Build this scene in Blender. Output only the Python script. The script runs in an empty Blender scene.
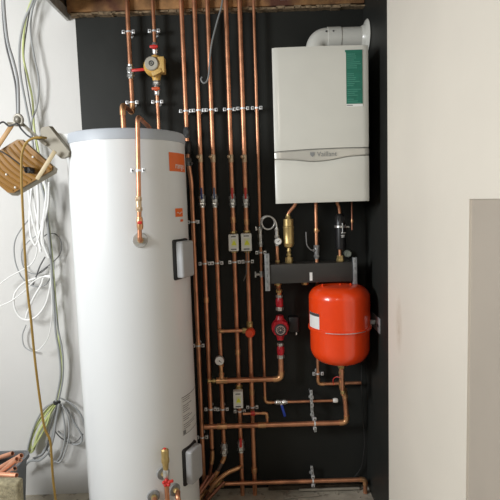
import bpy, bmesh, math, random
from mathutils import Vector, Matrix
random.seed(7)
SC = bpy.context.scene
COL = SC.collection
V = Vector
pi = math.pi

# ------------------------------------------------------------------ camera
PITCH, ROLL, F = math.radians(5.6), math.radians(-1.78), 500.0
CAM = V((0, -2.6, 1.565))
Fw = V((0, math.cos(PITCH), -math.sin(PITCH)))
R0 = V((1, 0, 0)); U0 = V((0, math.sin(PITCH), math.cos(PITCH)))
Rt = R0 * math.cos(ROLL) + U0 * math.sin(ROLL)
Up = -R0 * math.sin(ROLL) + U0 * math.cos(ROLL)
cd = bpy.data.cameras.new('camera'); cd.lens = 36; cd.sensor_width = 36
co = bpy.data.objects.new('camera', cd); COL.objects.link(co)
m3 = Matrix((Rt, Up, -Fw)).transposed()
co.matrix_world = Matrix.Translation(CAM) @ m3.to_4x4()
SC.camera = co

def ray(x, y):
    return Fw + (x - 250) / F * Rt + (250 - y) / F * Up
def P(x, y, Y):
    """measured point of the photograph on the vertical plane at depth Y, in metres"""
    d = ray(x, y)
    return CAM + d * ((Y - CAM.y) / d.y)

# ------------------------------------------------------------------ materials
MATS = {}
def mat(name, col, rough=0.5, metal=0.0, var=0.12, scale=12.0, bump=0.0, bscale=60.0, coat=0.0, emit=None, spec=0.5, trans=0.0, dirt=None):
    if name in MATS: return MATS[name]
    m = bpy.data.materials.new(name); m.use_nodes = True
    nt = m.node_tree; b = nt.nodes['Principled BSDF']
    tc = nt.nodes.new('ShaderNodeTexCoord')
    nz = nt.nodes.new('ShaderNodeTexNoise'); nz.inputs['Scale'].default_value = scale; nz.inputs['Detail'].default_value = 4
    nt.links.new(tc.outputs['Object'], nz.inputs['Vector'])
    rp = nt.nodes.new('ShaderNodeValToRGB')
    lo = [max(0, c * (1 - var)) for c in col]; hi = [min(1, c * (1 + var)) for c in col]
    rp.color_ramp.elements[0].position = 0.3; rp.color_ramp.elements[1].position = 0.7
    rp.color_ramp.elements[0].color = (*lo, 1); rp.color_ramp.elements[1].color = (*hi, 1)
    nt.links.new(nz.outputs['Fac'], rp.inputs['Fac'])
    out = rp.outputs['Color']
    if dirt:
        dcol, dscale, dpos = dirt
        n2 = nt.nodes.new('ShaderNodeTexNoise'); n2.inputs['Scale'].default_value = dscale; n2.inputs['Detail'].default_value = 6
        nt.links.new(tc.outputs['Object'], n2.inputs['Vector'])
        r2 = nt.nodes.new('ShaderNodeValToRGB')
        r2.color_ramp.elements[0].position = dpos; r2.color_ramp.elements[1].position = min(1, dpos + 0.15)
        nt.links.new(n2.outputs['Fac'], r2.inputs['Fac'])
        mx = nt.nodes.new('ShaderNodeMix'); mx.data_type = 'RGBA'
        nt.links.new(r2.outputs['Color'], mx.inputs['Factor'])
        nt.links.new(out, mx.inputs['A']); mx.inputs['B'].default_value = (*dcol, 1)
        out = mx.outputs['Result']
    nt.links.new(out, b.inputs['Base Color'])
    b.inputs['Roughness'].default_value = rough; b.inputs['Metallic'].default_value = metal
    b.inputs['Specular IOR Level'].default_value = spec
    b.inputs['Coat Weight'].default_value = coat; b.inputs['Coat Roughness'].default_value = 0.1
    b.inputs['Transmission Weight'].default_value = trans
    if emit:
        b.inputs['Emission Color'].default_value = (*emit[0], 1); b.inputs['Emission Strength'].default_value = emit[1]
    if bump:
        n3 = nt.nodes.new('ShaderNodeTexNoise'); n3.inputs['Scale'].default_value = bscale; n3.inputs['Detail'].default_value = 5
        nt.links.new(tc.outputs['Object'], n3.inputs['Vector'])
        bp = nt.nodes.new('ShaderNodeBump'); bp.inputs['Strength'].default_value = bump; bp.inputs['Distance'].default_value = 0.01
        nt.links.new(n3.outputs['Fac'], bp.inputs['Height']); nt.links.new(bp.outputs['Normal'], b.inputs['Normal'])
    MATS[name] = m
    return m

WHITE = mat('white plaster', (0.62, 0.61, 0.59), 0.75, var=0.03, scale=3, bump=0.05, bscale=30)
PIERW = mat('cream emulsion', (0.82, 0.765, 0.67), 0.6, var=0.03, scale=2.5, bump=0.04, bscale=25)
SKIM = mat('bare grey plaster', (0.46, 0.405, 0.34), 0.8, var=0.05, scale=2.5, bump=0.05, bscale=25)
BLACK = mat('black wall paint', (0.021, 0.022, 0.020), 0.48, var=0.15, scale=3, bump=0.06, bscale=18, spec=0.18)
FLOORM = mat('dusty concrete', (0.38, 0.34, 0.27), 0.9, var=0.25, scale=9, bump=0.4, bscale=40, dirt=((0.12, 0.10, 0.08), 22, 0.58))
TIMBER = mat('rough brown timber', (0.30, 0.155, 0.06), 0.85, var=0.45, scale=14, bump=0.4, bscale=50, dirt=((0.10, 0.035, 0.02), 5, 0.5))
CRUMB = mat('torn plasterboard edge', (0.24, 0.17, 0.10), 0.9, var=0.5, scale=60, bump=0.5)
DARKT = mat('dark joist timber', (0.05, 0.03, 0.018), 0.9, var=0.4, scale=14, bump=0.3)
EDGE = mat('grey metal edge', (0.42, 0.42, 0.40), 0.5, 0.4, var=0.2, scale=30)
COPPER = mat('copper', (0.68, 0.32, 0.18), 0.40, 0.85, var=0.22, scale=16, dirt=((0.42, 0.19, 0.11), 7, 0.55))
COPPERD = mat('shaded copper', (0.28, 0.12, 0.075), 0.42, 0.85, var=0.25, scale=16, dirt=((0.28, 0.10, 0.07), 7, 0.5))  # copper with the shade by the cylinder foot put into its colour
SOLDER = mat('copper fitting', (0.72, 0.40, 0.20), 0.36, 0.85, var=0.2, scale=30)
BRASS = mat('brass', (0.62, 0.46, 0.20), 0.42, 0.85, var=0.12, scale=40)
CHROME = mat('nickel plate', (0.72, 0.72, 0.70), 0.3, 0.85, var=0.08, scale=40)
ZINC = mat('galvanised steel', (0.55, 0.57, 0.58), 0.45, 0.7, var=0.2, scale=90)
SCREW = mat('dark screw head', (0.10, 0.10, 0.10), 0.5, .3)
CLIPM = mat('zinc clip', (0.78, 0.79, 0.80), 0.4, 0.55, var=0.08, scale=60)
TANK = mat('white tank jacket', (0.72, 0.735, 0.74), 0.34, var=0.015, scale=4, coat=0.3)
LIDM = mat('grey tank lid', (0.42, 0.45, 0.49), 0.5, var=0.03)
GASKET = mat('black rubber', (0.012, 0.012, 0.012), 0.6, var=0.1)
COVER = mat('grey plastic cover', (0.38, 0.385, 0.39), 0.42, var=0.03)
FOAM = mat('grey foam collar', (0.24, 0.25, 0.25), 0.8, var=0.2, scale=90)
ORANGE = mat('orange sticker', (0.78, 0.14, 0.015), 0.45, var=0.05)
PAPER = mat('white label', (0.82, 0.82, 0.80), 0.5, var=0.03)
INK = mat('dark print', (0.06, 0.06, 0.06), 0.6, var=0.1)
INKG = mat('grey print', (0.22, 0.22, 0.22), 0.5, var=0.1)
LOGO = mat('grey lettering', (0.25, 0.26, 0.26), 0.45, var=0.05)
BOILER = mat('boiler white', (0.66, 0.655, 0.60), 0.3, var=0.015, coat=0.2)
BAND = mat('silver band', (0.62, 0.61, 0.56), 0.3, 0.45, var=0.03)
GREEN = mat('green label', (0.010, 0.15, 0.10), 0.5, var=0.12, scale=40)
GREENL = mat('pale green print', (0.06, 0.26, 0.19), 0.5, var=0.1)
RED = mat('red enamel', (0.88, 0.062, 0.008), 0.26, var=0.03, coat=0.5)
REDV = mat('red handle', (0.60, 0.03, 0.025), 0.4, var=0.08)
REDP = mat('red pump paint', (0.42, 0.012, 0.022), 0.35, var=0.1)
BLUE = mat('blue handle', (0.02, 0.06, 0.42), 0.4, var=0.1)
DBLUE = mat('dark blue handle', (0.025, 0.035, 0.16), 0.4, var=0.1)
MANI = mat('dark grey manifold cover', (0.035, 0.033, 0.030), 0.45, var=0.08)
PLASB = mat('black plastic', (0.010, 0.010, 0.011), 0.38, var=0.1)
GREYB = mat('dark grey plastic', (0.045, 0.048, 0.05), 0.5, var=0.1)
BOXG = mat('light grey actuator', (0.74, 0.74, 0.70), 0.45, var=0.03)
YEL = mat('yellow warning label', (0.72, 0.76, 0.05), 0.5, var=0.05)
PUMPY = mat('yellow pump paint', (0.70, 0.42, 0.10), 0.45, var=0.1)
GCAB = mat('grey cable', (0.33, 0.34, 0.34), 0.5, var=0.08)
DCAB = mat('dark grey cable', (0.13, 0.13, 0.13), 0.5, var=0.1)
BCAB = mat('black cable', (0.02, 0.02, 0.02), 0.5, var=0.1)
YGCAB = mat('green and yellow cable', (0.54, 0.59, 0.26), 0.5, var=0.2, scale=14)
WCAB = mat('white cable', (0.82, 0.82, 0.80), 0.45, var=0.02)
TCAB = mat('mustard cable', (0.27, 0.165, 0.03), 0.5, var=0.1)
LAMPB = mat('golden brown casting', (0.235, 0.11, 0.013), 0.36, var=0.06, scale=14)
LAMPG = mat('grey lamp casting', (0.31, 0.28, 0.22), 0.5, var=0.06)
ARM = mat('pale bracket', (0.40, 0.32, 0.19), 0.5, 0.1, var=0.06)
ARMO = mat('orange bracket', (0.28, 0.145, 0.03), 0.5, 0.1, var=0.06)
GLASS = mat('frosted lamp glass', (0.80, 0.80, 0.76), 0.5, var=0.02)
TUB = mat('dark grey tub', (0.13, 0.135, 0.14), 0.5, var=0.1)
SACK = mat('tan hessian', (0.32, 0.28, 0.18), 0.95, var=0.3, scale=70, bump=0.6, bscale=150)
WPLAS = mat('white plastic', (0.78, 0.77, 0.73), 0.4, var=0.02)
PALE = mat('dusty pale pipe', (0.27, 0.24, 0.19), 0.6, var=0.15, scale=20)
BOARD = mat('dark skirting batten', (0.06, 0.045, 0.03), 0.8, var=0.3, scale=20)

# ------------------------------------------------------------------ mesh builder
ORIG = {}
class MB:
    def __init__(s): s.bm = bmesh.new(); s.mi = 0; s.flat = set()
    def _tag(s, fs):
        for f in fs: f.material_index = s.mi
    def box(s, c, size, rot=None, bevel=0.0, seg=2):
        M = Matrix.Translation(V(c)) @ (rot.to_4x4() if rot else Matrix()) @ Matrix.Diagonal((*size, 1))
        r = bmesh.ops.create_cube(s.bm, size=1, matrix=M)
        vs = r['verts']; fs = {f for v in vs for f in v.link_faces}; s._tag(fs)
        if bevel:
            es = {e for v in vs for e in v.link_edges}
            q = bmesh.ops.bevel(s.bm, geom=list(es), offset=bevel, segments=seg, affect='EDGES', profile=0.5)
            s._tag(q['faces'])
        return s
    def ring(s, pts):
        return [s.bm.verts.new(p) for p in pts]
    def skin(s, rings, cap=True, closed=False):
        fs = []
        n = len(rings[0])
        prs = list(zip(rings, rings[1:]))
        if closed: prs.append((rings[-1], rings[0]))
        for a, b in prs:
            for i in range(n):
                j = (i + 1) % n
                try: fs.append(s.bm.faces.new((a[i], a[j], b[j], b[i])))
                except ValueError: pass
        if cap and not closed:
            for r in (rings[0][::-1], rings[-1]):
                try: fs.append(s.bm.faces.new(r))
                except ValueError: pass
        s._tag(fs); return fs
    def lathe(s, prof, o, axis=(0, 0, 1), n=32, ref=None):
        a = V(axis).normalized()
        u = V(ref) if ref else (V((1, 0, 0)) if abs(a.x) < 0.9 else V((0, 1, 0)))
        u = (u - a * u.dot(a)).normalized(); w = a.cross(u)
        o = V(o); rings = []
        for r, h in prof:
            r = max(r, 1e-5)
            rings.append(s.ring([o + a * h + (u * math.cos(2 * pi * i / n) + w * math.sin(2 * pi * i / n)) * r for i in range(n)]))
        s.skin(rings); return s
    def cyl(s, p0, p1, r, n=16, r2=None):
        p0, p1 = V(p0), V(p1); d = p1 - p0
        return s.lathe([(r, 0), (r if r2 is None else r2, d.length)], p0, d, n)
    def nut(s, c, axis, r, h):
        a = V(axis).normalized()
        return s.lathe([(r * .9, -h / 2), (r, -h / 2 + h * .15), (r, h / 2 - h * .15), (r * .9, h / 2)], c, a, 6)
    def ball(s, c, r, n=16, squash=1.0, axis=(0, 0, 1)):
        k = 8
        return s.lathe([(r * math.sin(pi * i / k), -r * squash * math.cos(pi * i / k)) for i in range(k + 1)], c, axis, n)
    def tube(s, pts, r, n=12, closed=False):
        pts = [V(p) for p in pts]; rings = []
        t0 = (pts[1] - pts[0]).normalized()
        u = t0.orthogonal().normalized()
        N = len(pts)
        for i, p in enumerate(pts):
            if closed: t = (pts[(i + 1) % N] - pts[i - 1]).normalized()
            else: t = (pts[min(i + 1, N - 1)] - pts[max(i - 1, 0)]).normalized()
            u = (u - t * u.dot(t)).normalized(); w = t.cross(u)
            rings.append(s.ring([p + (u * math.cos(2 * pi * k / n) + w * math.sin(2 * pi * k / n)) * r for k in range(n)]))
        s.skin(rings, closed=closed); return s
    def torus(s, c, axis, R, r, n=32, k=10):
        a = V(axis).normalized(); u = a.orthogonal().normalized(); w = a.cross(u)
        return s.tube([V(c) + (u * math.cos(2 * pi * i / n) + w * math.sin(2 * pi * i / n)) * R for i in range(n)], r, k, closed=True)
    def prism(s, pts, off):
        """pts: closed planar outline in 3D, off: extrusion vector"""
        a = s.ring([V(p) for p in pts]); b = s.ring([V(p) + V(off) for p in pts])
        s.skin([a, b]); return s
    def grid(s, f, nu, nv, thick=None):
        vs = [[s.bm.verts.new(f(i / nu, j / nv)) for j in range(nv + 1)] for i in range(nu + 1)]
        fs = [s.bm.faces.new((vs[i][j], vs[i + 1][j], vs[i + 1][j + 1], vs[i][j + 1])) for i in range(nu) for j in range(nv)]
        s._tag(fs); return s
    def text(s, body, size, fn, align='CENTER', ext=0.0):
        cu = bpy.data.curves.new('t', 'FONT'); cu.body = body; cu.size = size; cu.align_x = align; cu.align_y = 'CENTER'; cu.resolution_u = 3
        ob = bpy.data.objects.new('t', cu); COL.objects.link(ob)
        dg = bpy.context.evaluated_depsgraph_get(); me = bpy.data.meshes.new_from_object(ob.evaluated_get(dg))
        base = len(s.bm.verts); s.bm.verts.ensure_lookup_table()
        vs = [s.bm.verts.new(fn(v.co.x, v.co.y)) for v in me.vertices]
        for p in me.polygons:
            try: s._tag([s.bm.faces.new([vs[i] for i in p.vertices])])
            except ValueError: pass
        bpy.data.objects.remove(ob); bpy.data.curves.remove(cu); bpy.data.meshes.remove(me)
        return s
    def build(s, name, ms, parent=None, angle=38, origin=None):
        bm = s.bm
        bmesh.ops.recalc_face_normals(bm, faces=bm.faces[:])
        if parent is not None: o = ORIG[parent.name]
        elif origin is not None: o = V(origin)
        else:
            vs = [v.co for v in bm.verts]
            lo = [min(v[i] for v in vs) for i in range(3)]; hi = [max(v[i] for v in vs) for i in range(3)]
            o = V(((lo[0] + hi[0]) / 2, (lo[1] + hi[1]) / 2, lo[2]))
        bmesh.ops.translate(bm, verts=bm.verts[:], vec=-o)
        lim = math.radians(angle)
        for f in bm.faces: f.smooth = True
        for e in bm.edges:
            if len(e.link_faces) != 2 or e.calc_face_angle(0) > lim: e.smooth = False
        me = bpy.data.meshes.new(name); bm.to_mesh(me); bm.free()
        for m in (ms if isinstance(ms, (list, tuple)) else [ms]): me.materials.append(m)
        ob = bpy.data.objects.new(name, me); COL.objects.link(ob)
        if parent is not None: ob.parent = parent
        else: ob.location = o
        ORIG[ob.name] = o
        return ob

def empty(name, label, cat, loc, group=None):
    o = bpy.data.objects.new(name, None); COL.objects.link(o); o.location = V(loc); o.empty_display_size = 0.05
    o['label'] = label; o['category'] = cat
    if group: o['group'] = group
    ORIG[o.name] = V(loc); return o
def tag(o, label, cat, group=None):
    o['label'] = label; o['category'] = cat
    if group: o['group'] = group
    return o
def struct(o): o['kind'] = 'structure'; return o
def plabel(o, t): o['label'] = t; return o

def fillet(pts, rad, n=8):
    pts = [V(p) for p in pts]; out = [pts[0]]; corners = []
    for a, b, c in zip(pts, pts[1:], pts[2:]):
        d1, d2 = (a - b), (c - b)
        r = min(rad, d1.length * .48, d2.length * .48)
        s, e = b + d1.normalized() * r, b + d2.normalized() * r
        arc = [(s * (1 - t) ** 2 + b * 2 * t * (1 - t) + e * t * t) for t in [i / n for i in range(n + 1)]]
        corners.append(arc); out += arc
    out.append(pts[-1]); return out, corners
def spline(pts, n=8):
    pts = [V(p) for p in pts]; q = [pts[0] * 2 - pts[1]] + pts + [pts[-1] * 2 - pts[-2]]; out = []
    for a, b, c, d in zip(q, q[1:], q[2:], q[3:]):
        for i in range(n):
            t = i / n
            out.append(0.5 * ((2 * b) + (c - a) * t + (2 * a - 5 * b + 4 * c - d) * t * t + (3 * b - a - 3 * c + d) * t ** 3))
    return out + [pts[-1]]

# ------------------------------------------------------------------ the setting
XB, XR, YF = -0.837, 0.602, -0.43
b = MB(); b.box(((-3.5 + XB) / 2, 0.06, 1.5), (XB + 3.5, 0.12, 3.0)); b.mi = 1
b.box(((XB + XR) / 2, 0.06, 1.5), (XR - XB, 0.12, 3.0))
struct(b.build('wall_back', [WHITE, BLACK]))
def atx(x, y, X):
    d = ray(x, y); return CAM + d * ((X - CAM.x) / d.x)
PF = XR - .006                       # face of the finished plaster, a few millimetres proud of the black paint
yA = atx(388, 250, PF).y; yB = atx(467.6, 350, PF).y; RZ = atx(471, 199, PF).z
b = MB(); b.box((XR + .06, yA / 2 + .06, 1.5), (.12, -yA + .12, 3.0))
b.mi = 2; b.box((XR + .06, (yA - 3.6) / 2, 1.5), (.12, 3.6 + yA, 3.0)); b.mi = 1
outl = [(yA, 0), (yA, 3), (-3.6, 3), (-3.6, RZ), (yB, RZ), (yB, 0)]
b.prism([V((PF, y, z)) for y, z in outl], (XR - PF, 0, 0))
wr = struct(b.build('wall_right', [BLACK, PIERW, SKIM]))
# old drip stain in the plaster beside the black paint
nt = PIERW.node_tree; bs = nt.nodes['Principled BSDF']; link = bs.inputs['Base Color'].links[0]; src = link.from_socket
tc = nt.nodes.new('ShaderNodeTexCoord'); mp = nt.nodes.new('ShaderNodeMapping'); gr = nt.nodes.new('ShaderNodeTexGradient'); gr.gradient_type = 'SPHERICAL'
sp_ = atx(399, 325, PF) - ORIG[wr.name]
sc_ = V((1 / .06, 1 / .05, 1 / .13)); mp.inputs['Scale'].default_value = sc_; mp.inputs['Location'].default_value = [-a * c for a, c in zip(sp_, sc_)]
nt.links.new(tc.outputs['Object'], mp.inputs['Vector']); nt.links.new(mp.outputs['Vector'], gr.inputs['Vector'])
nz = nt.nodes.new('ShaderNodeTexNoise'); nz.inputs['Scale'].default_value = 35; nt.links.new(tc.outputs['Object'], nz.inputs['Vector'])
mu = nt.nodes.new('ShaderNodeMath'); mu.operation = 'MULTIPLY'; nt.links.new(gr.outputs['Fac'], mu.inputs[0]); nt.links.new(nz.outputs['Fac'], mu.inputs[1])
mx = nt.nodes.new('ShaderNodeMix'); mx.data_type = 'RGBA'; nt.links.new(mu.outputs[0], mx.inputs['Factor']); nt.links.new(src, mx.inputs['A']); mx.inputs['B'].default_value = (.50, .40, .28, 1)
nt.links.new(mx.outputs['Result'], bs.inputs['Base Color'])
b = MB(); b.box((-1.55, -1.75, -0.05), (4.5, 3.74, 0.1)); struct(b.build('floor', FLOORM))
XC = P(67, 19, 0).x
ZC = 2.5
b = MB(); b.box(((-3.5 + XC) / 2, -1.8, ZC + .02), (XC + 3.5, 3.6, .04)); b.bm.verts.ensure_lookup_table(); bmesh.ops.translate(b.bm, verts=b.bm.verts[:], vec=(0, 0, .28)); struct(b.build('ceiling', WHITE))
b = MB()
b.box((XC + .006, -1.8, ZC + .014), (.014, 3.6, .052)); struct(b.build('trim_1', EDGE))
b = MB(); b.box((XC - .002, -1.8, ZC + .165), (.012, 3.6, .25)); b.bm.faces.ensure_lookup_table()
for f in b.bm.faces:
    f.normal_update()
    if f.calc_center_median().x > XC: f.material_index = 1  # inner face coloured dark to stand in for the unlit void
struct(b.build('trim_2', [WHITE, DARKT]))
# timber plate fixed along the top of the black wall, with the joists it carries
plate = empty('wall_plate', 'rough brown timber plate along the top of the black wall', 'timber beam', (-.13, -.02, ZC))
b = MB(); b.box(((XC + .016 + XR - .003) / 2, -.021, ZC + .145), (XR - XC - .019, .040, .26), bevel=.002); b.build('beam', TIMBER, plate)
b = MB()
x = XC + .03
while x < XR - .02:
    w = random.uniform(.02, .06); b.box((x + w / 2, -.021, ZC + .006 + random.uniform(-.003, .002)), (w, .040, random.uniform(.006, .014))); x += w * .9
plabel(b.build('ragged_edge', CRUMB, plate), 'pale crumbled lower edge')
for i, (xx, lab) in enumerate([(P(286, 3, -.05).x, 'steel joist hanger on the timber plate above the left of the boiler'), (P(349, 3, -.05).x, 'steel joist hanger on the timber plate above the white flue')]):
    h = empty('joist_hanger', lab, 'joist hanger', (xx, -.05, ZC + .04))
    b = MB(); b.box((xx, -.0435, ZC + .14), (.058, .004, .20)); b.build('hanger_plate', ZINC, h)
    b = MB(); b.box((xx - .027, -.0995, ZC + .11), (.003, .107, .13)); b.box((xx + .027, -.0995, ZC + .11), (.003, .107, .13)); b.box((xx, -.0995, ZC + .046), (.05, .107, .003)); b.build('stirrup', ZINC, h)
    j = MB(); j.box((xx, -1.2, ZC + .16), (.046, 2.3, .22)); tag(j.build('floor_joist', DARKT), 'dark floor joist held in the steel hanger ' + ('above the left of the boiler' if i == 0 else 'above the white flue'), 'timber beam')
b = MB(); b.box((XC + .030, -1.2, ZC + .185), (.045, 2.3, .19)); tag(b.build('floor_joist', DARKT), 'dark floor joist beside the cut ceiling edge, at top left', 'timber beam')
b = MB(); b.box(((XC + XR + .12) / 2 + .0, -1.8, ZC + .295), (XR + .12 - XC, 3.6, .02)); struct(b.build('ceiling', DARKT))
# floor edge batten
b = MB(); p0, p1 = P(268, 494, -.02), P(362, 491, -.02)
b.box(((p0.x + XR) / 2 - .02, -.018, .012), (XR - p0.x - .045, .03, .022), bevel=.002); struct(b.build('baseboard_back', BOARD))

# ------------------------------------------------------------------ hot water cylinder
CX, CY, CR = -.533, -.34, .255
ztop = P(125, 127, CY - CR).z; zlid = P(125, 138.5, CY - CR).z
def hit(x, y, R=CR):
    d = ray(x, y); ox, oy = CAM.x - CX, CAM.y - CY
    A = d.x ** 2 + d.y ** 2; B = 2 * (ox * d.x + oy * d.y); C = ox * ox + oy * oy - R * R
    D = B * B - 4 * A * C
    if D < 0: return None
    t = (-B - math.sqrt(D)) / (2 * A); p = CAM + d * t
    return math.atan2(p.x - CX, -(p.y - CY)), p.z
def cp(az, z, R=CR): return V((CX + R * math.sin(az), CY - R * math.cos(az), z))
tank = empty('hot_water_cylinder', 'tall white hot water cylinder with grey lid and orange stickers', 'water heater', (CX, CY, 0))
b = MB(); b.lathe([(CR - .012, 0), (CR, .012), (CR, zlid + .004)], (CX, CY, 0), n=96); b.build('tank_body', TANK, tank)
b = MB(); b.lathe([(CR + .003, zlid), (CR + .0035, ztop - .012), (CR - .001, ztop - .003), (CR - .010, ztop), (CR - .08, ztop + .006), (.03, ztop + .01)], (CX, CY, 0), n=96); lid = b.build('lid', LIDM, tank)
def patch(b, a0, a1, z0, z1, R, nu=14):
    b.grid(lambda u, v: cp(a0 + (a1 - a0) * u, z0 + (z1 - z0) * v, R), nu, 1); return b
D = math.radians
def wrap(az0, z0, R): return lambda u, v: cp(az0 + u / R, z0 + v, R)
# orange stickers
a0, z1 = hit(168.5, 152); z0 = hit(168.5, 171)[1]; a1 = D(86)
b = MB(); patch(b, a0, a1, z0, z1, CR + .001); st = b.build('maker_sticker', ORANGE, tank); plabel(st, 'large orange square sticker with white lettering')
b = MB(); b.text('range', .036, wrap((a0 * .42 + a1 * .58) - .02, z0 + .024, CR + .002)); b.build('lettering', PAPER, st)
a0, z1 = hit(175, 208.5); z0 = hit(175, 217)[1]; a1 = D(73)
b = MB(); patch(b, a0, a1, z0, z1, CR + .001, 6); st = b.build('small_sticker', ORANGE, tank); plabel(st, 'small orange sticker with a pale wavy mark')
b = MB(); zc = (z0 + z1) / 2; am = (a0 + a1) / 2
b.tube([cp(am + (i / 10 - .5) * .16, zc - .002 + .004 * math.sin(i * .9), CR + .002) for i in range(11)], .0012, 6); b.build('wavy_mark', PAPER, st)
b = MB(); patch(b, am + .02, am + .12, z0 - .022, z0 - .012, CR + .001, 3); b.build('corner_mark', ORANGE, tank)
# rating plate
a0, z1 = hit(180.8, 398); z0 = hit(180.8, 437)[1]; a1 = D(89)
b = MB(); patch(b, a0, a1, z0, z1, CR + .001); rp = b.build('rating_plate', mat('silver label', (0.66, 0.66, 0.64), .5, var=.02), tank)
b = MB(); k = 15
for i in range(k):
    if i in (2, 7, 11): continue
    zz = z1 - .010 - (z1 - z0 - .03) * i / k
    e = a0 + .03 + (a1 - a0 - .06) * random.uniform(.3, 1)
    patch(b, a0 + .03, e, zz - .0032, zz, CR + .002, 8)
patch(b, a0 + .01, a1, z1 - .004, z1, CR + .002, 8); patch(b, a0 + .01, a1, z0, z0 + .003, CR + .002, 8); patch(b, a0 + .015, a0 + .09, z0 + .004, z0 + .022, CR + .002, 3)
b.build('printed_lines', mat('mid grey print', (.2, .2, .2), .5), rp)
# immersion covers
def cover(x0, ytop, ybot, az, lab):
    n_ = V((math.sin(az), -math.cos(az), 0)); t_ = V((math.cos(az), math.sin(az), 0))
    c0 = V((CX, CY, 0)) + n_ * (CR - .012)
    zt, zb = P(x0, ytop, -.5).z, P(x0, ybot, -.5).z
    zc, hh = (zt + zb) / 2, (zt - zb)
    rot = Matrix((t_, n_, V((0, 0, 1)))).transposed()
    b = MB(); b.box(c0 + n_ * .006 + V((0, 0, zc)), (.112, .026, hh), rot, .009, 3); g = b.build('gasket', GASKET, tank)
    b = MB(); b.box(c0 + n_ * .030 + V((0, 0, zc)), (.094, .042, hh - .018), rot, .010, 4); o = b.build('immersion_cover', COVER, tank); plabel(o, lab)
cover(173, 240, 281, D(66), 'upper grey immersion heater cover')
cover(181.5, 451, 488, D(66), 'lower grey immersion heater cover')
# cylinder front ports with foam collars
def port(x, y, rad, lab, fm=None):
    az, z = hit(x, y); n_ = V((math.sin(az), -math.cos(az), 0)); p = cp(az, z)
    b = MB(); b.lathe([(rad, -.012), (rad, .004), (rad * .93, .006), (rad * .45, .006)], p, n_, 28); c = b.build('foam_collar', fm or FOAM, tank)
    b = MB(); b.nut(p + n_ * .014, n_, .013, .018); b.cyl(p, p + n_ * .03, .009, 14); o = b.build('tapping', BRASS, c); plabel(o, lab)
    return p + n_ * .026
port1 = port(140, 240, .031, 'brass tapping below the upright copper pipe', mat('pale foam', (.42, .42, .40), .8, var=.12, scale=90))
port2 = port(163, 473, .028, 'brass tapping behind the relief valve')
port3 = port(174.5, 489.6, .027, 'brass tapping feeding a curved copper pipe')
port4 = port(153.6, 496, .027, 'lowest brass tapping')

# ------------------------------------------------------------------ pipes
def pipe(label, pts, r, rad=.03, m=COPPER, elbows=True, group=None, nub=None):
    path, corners = fillet(pts, rad)
    lo = min(path, key=lambda p: p.z)
    root = empty('copper_pipe', label, 'pipe', lo, group)
    b = MB(); b.tube(path, r, 14); b.build('pipe_run', m, root)
    if elbows:
        for arc in corners:
            d0 = (arc[0] - arc[1]).normalized() * .012; d1 = (arc[-1] - arc[-2]).normalized() * .012
            b = MB(); b.tube([arc[0] + d0] + arc + [arc[-1] + d1], r * 1.17, 14); b.build('elbow', SOLDER, root)
    return root
def coupling(root, c, axis, r, h, m=SOLDER, name='coupling'):
    a = V(axis).normalized(); b = MB(); b.lathe([(r, -h / 2), (r * 1.02, -h / 2 + .001), (r * 1.02, h / 2 - .001), (r, h / 2)], c, a, 16); return b.build(name, m, root)
YP = -.062
r22, r15, r28 = .0112, .0076, .0138
PX = {}
def xat(x, y): return P(x, y, YP).x
PX[1] = -.284; PX[2] = xat(203, 220); PX[3] = xat(215.5, 220); PX[4] = xat(232.5, 200); PX[5] = xat(247, 240); PX[6] = xat(260.5, 240)
def zat(n, y):
    # height on tall pipe n at image row y
    x = 250
    for _ in range(4):
        p = P(x, y, YP); x += (PX[n] - p.x) * F / (YP - CAM.y)
    return P(x, y, YP).z
def Q(n, y, Y=YP): return V((PX[n] - (.013 if n == 1 and y < 170 else 0), Y, zat(n, y)))
ordn = {1: 'first', 2: 'second', 3: 'third', 4: 'fourth', 5: 'fifth', 6: 'sixth'}
ztp = ZC + .28
tall = {}
def jog(n, y, dx):
    return Q(n, y) + V((dx, 0, 0))
tall[1] = pipe('tall copper pipe tucked close against the right edge of the white cylinder', [V((PX[1] - .013, YP, ztp)), Q(1, 160), Q(1, 182), V((PX[1], YP, .012))], r22, elbows=False)
tall[2] = pipe('tall copper pipe second from the cylinder, with a dark blue lever valve', [V((PX[2], YP, ztp)), V((PX[2], YP, zat(2, 448)))], r22)
tall[3] = pipe('tall copper pipe third from the cylinder, passing behind the round dial gauge', [V((PX[3], YP, ztp)), V((PX[3], YP, zat(3, 446)))], r22)
tall[4] = pipe('tall copper pipe fourth from the cylinder, carrying two grey actuator boxes', [V((PX[4], YP, ztp)), V((PX[4], YP, .0))], r22)
tall[5] = pipe('tall copper pipe fifth from the cylinder, with the orange valve', [V((PX[5], YP, ztp)), V((PX[5], YP, .0))], r22 * 1.05)
e6 = P(268, 402.5, YP); cap = P(334, 400, YP)
tall[6] = pipe('thin copper pipe sixth from the cylinder that turns right to a white cap', [V((PX[6], YP, ztp)), V((PX[6], YP, e6.z)), V((cap.x, YP, e6.z))], r15, .022)
b = MB(); b.lathe([(.0085, -.014), (.0115, -.010), (.0125, 0), (.011, .010), (.006, .014)], (cap.x + .008, YP, e6.z), (1, 0, 0), 18)
plabel(b.build('end_cap', WPLAS, tall[6]), 'white plastic end cap')
for n in (2, 3, 4, 5):
    c = Q(n, 157.5)
    b = MB(); b.lathe([(r22 * 1.05, -.024), (r22 * 1.14, -.022), (r22 * 1.14, .012), (r22 * 1.05, .014)], c, (0, 0, 1), 16)
    b.cyl(c + V((-.006, 0, .002)), c + V((-.010, -.026, .002)), .009, 14); b.ball(c + V((-.010, -.026, .002)), .0095, 12)
    b.build('drain_point', mat('pale brass', (.70, .52, .34), .4, .7), tall[n])
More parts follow.
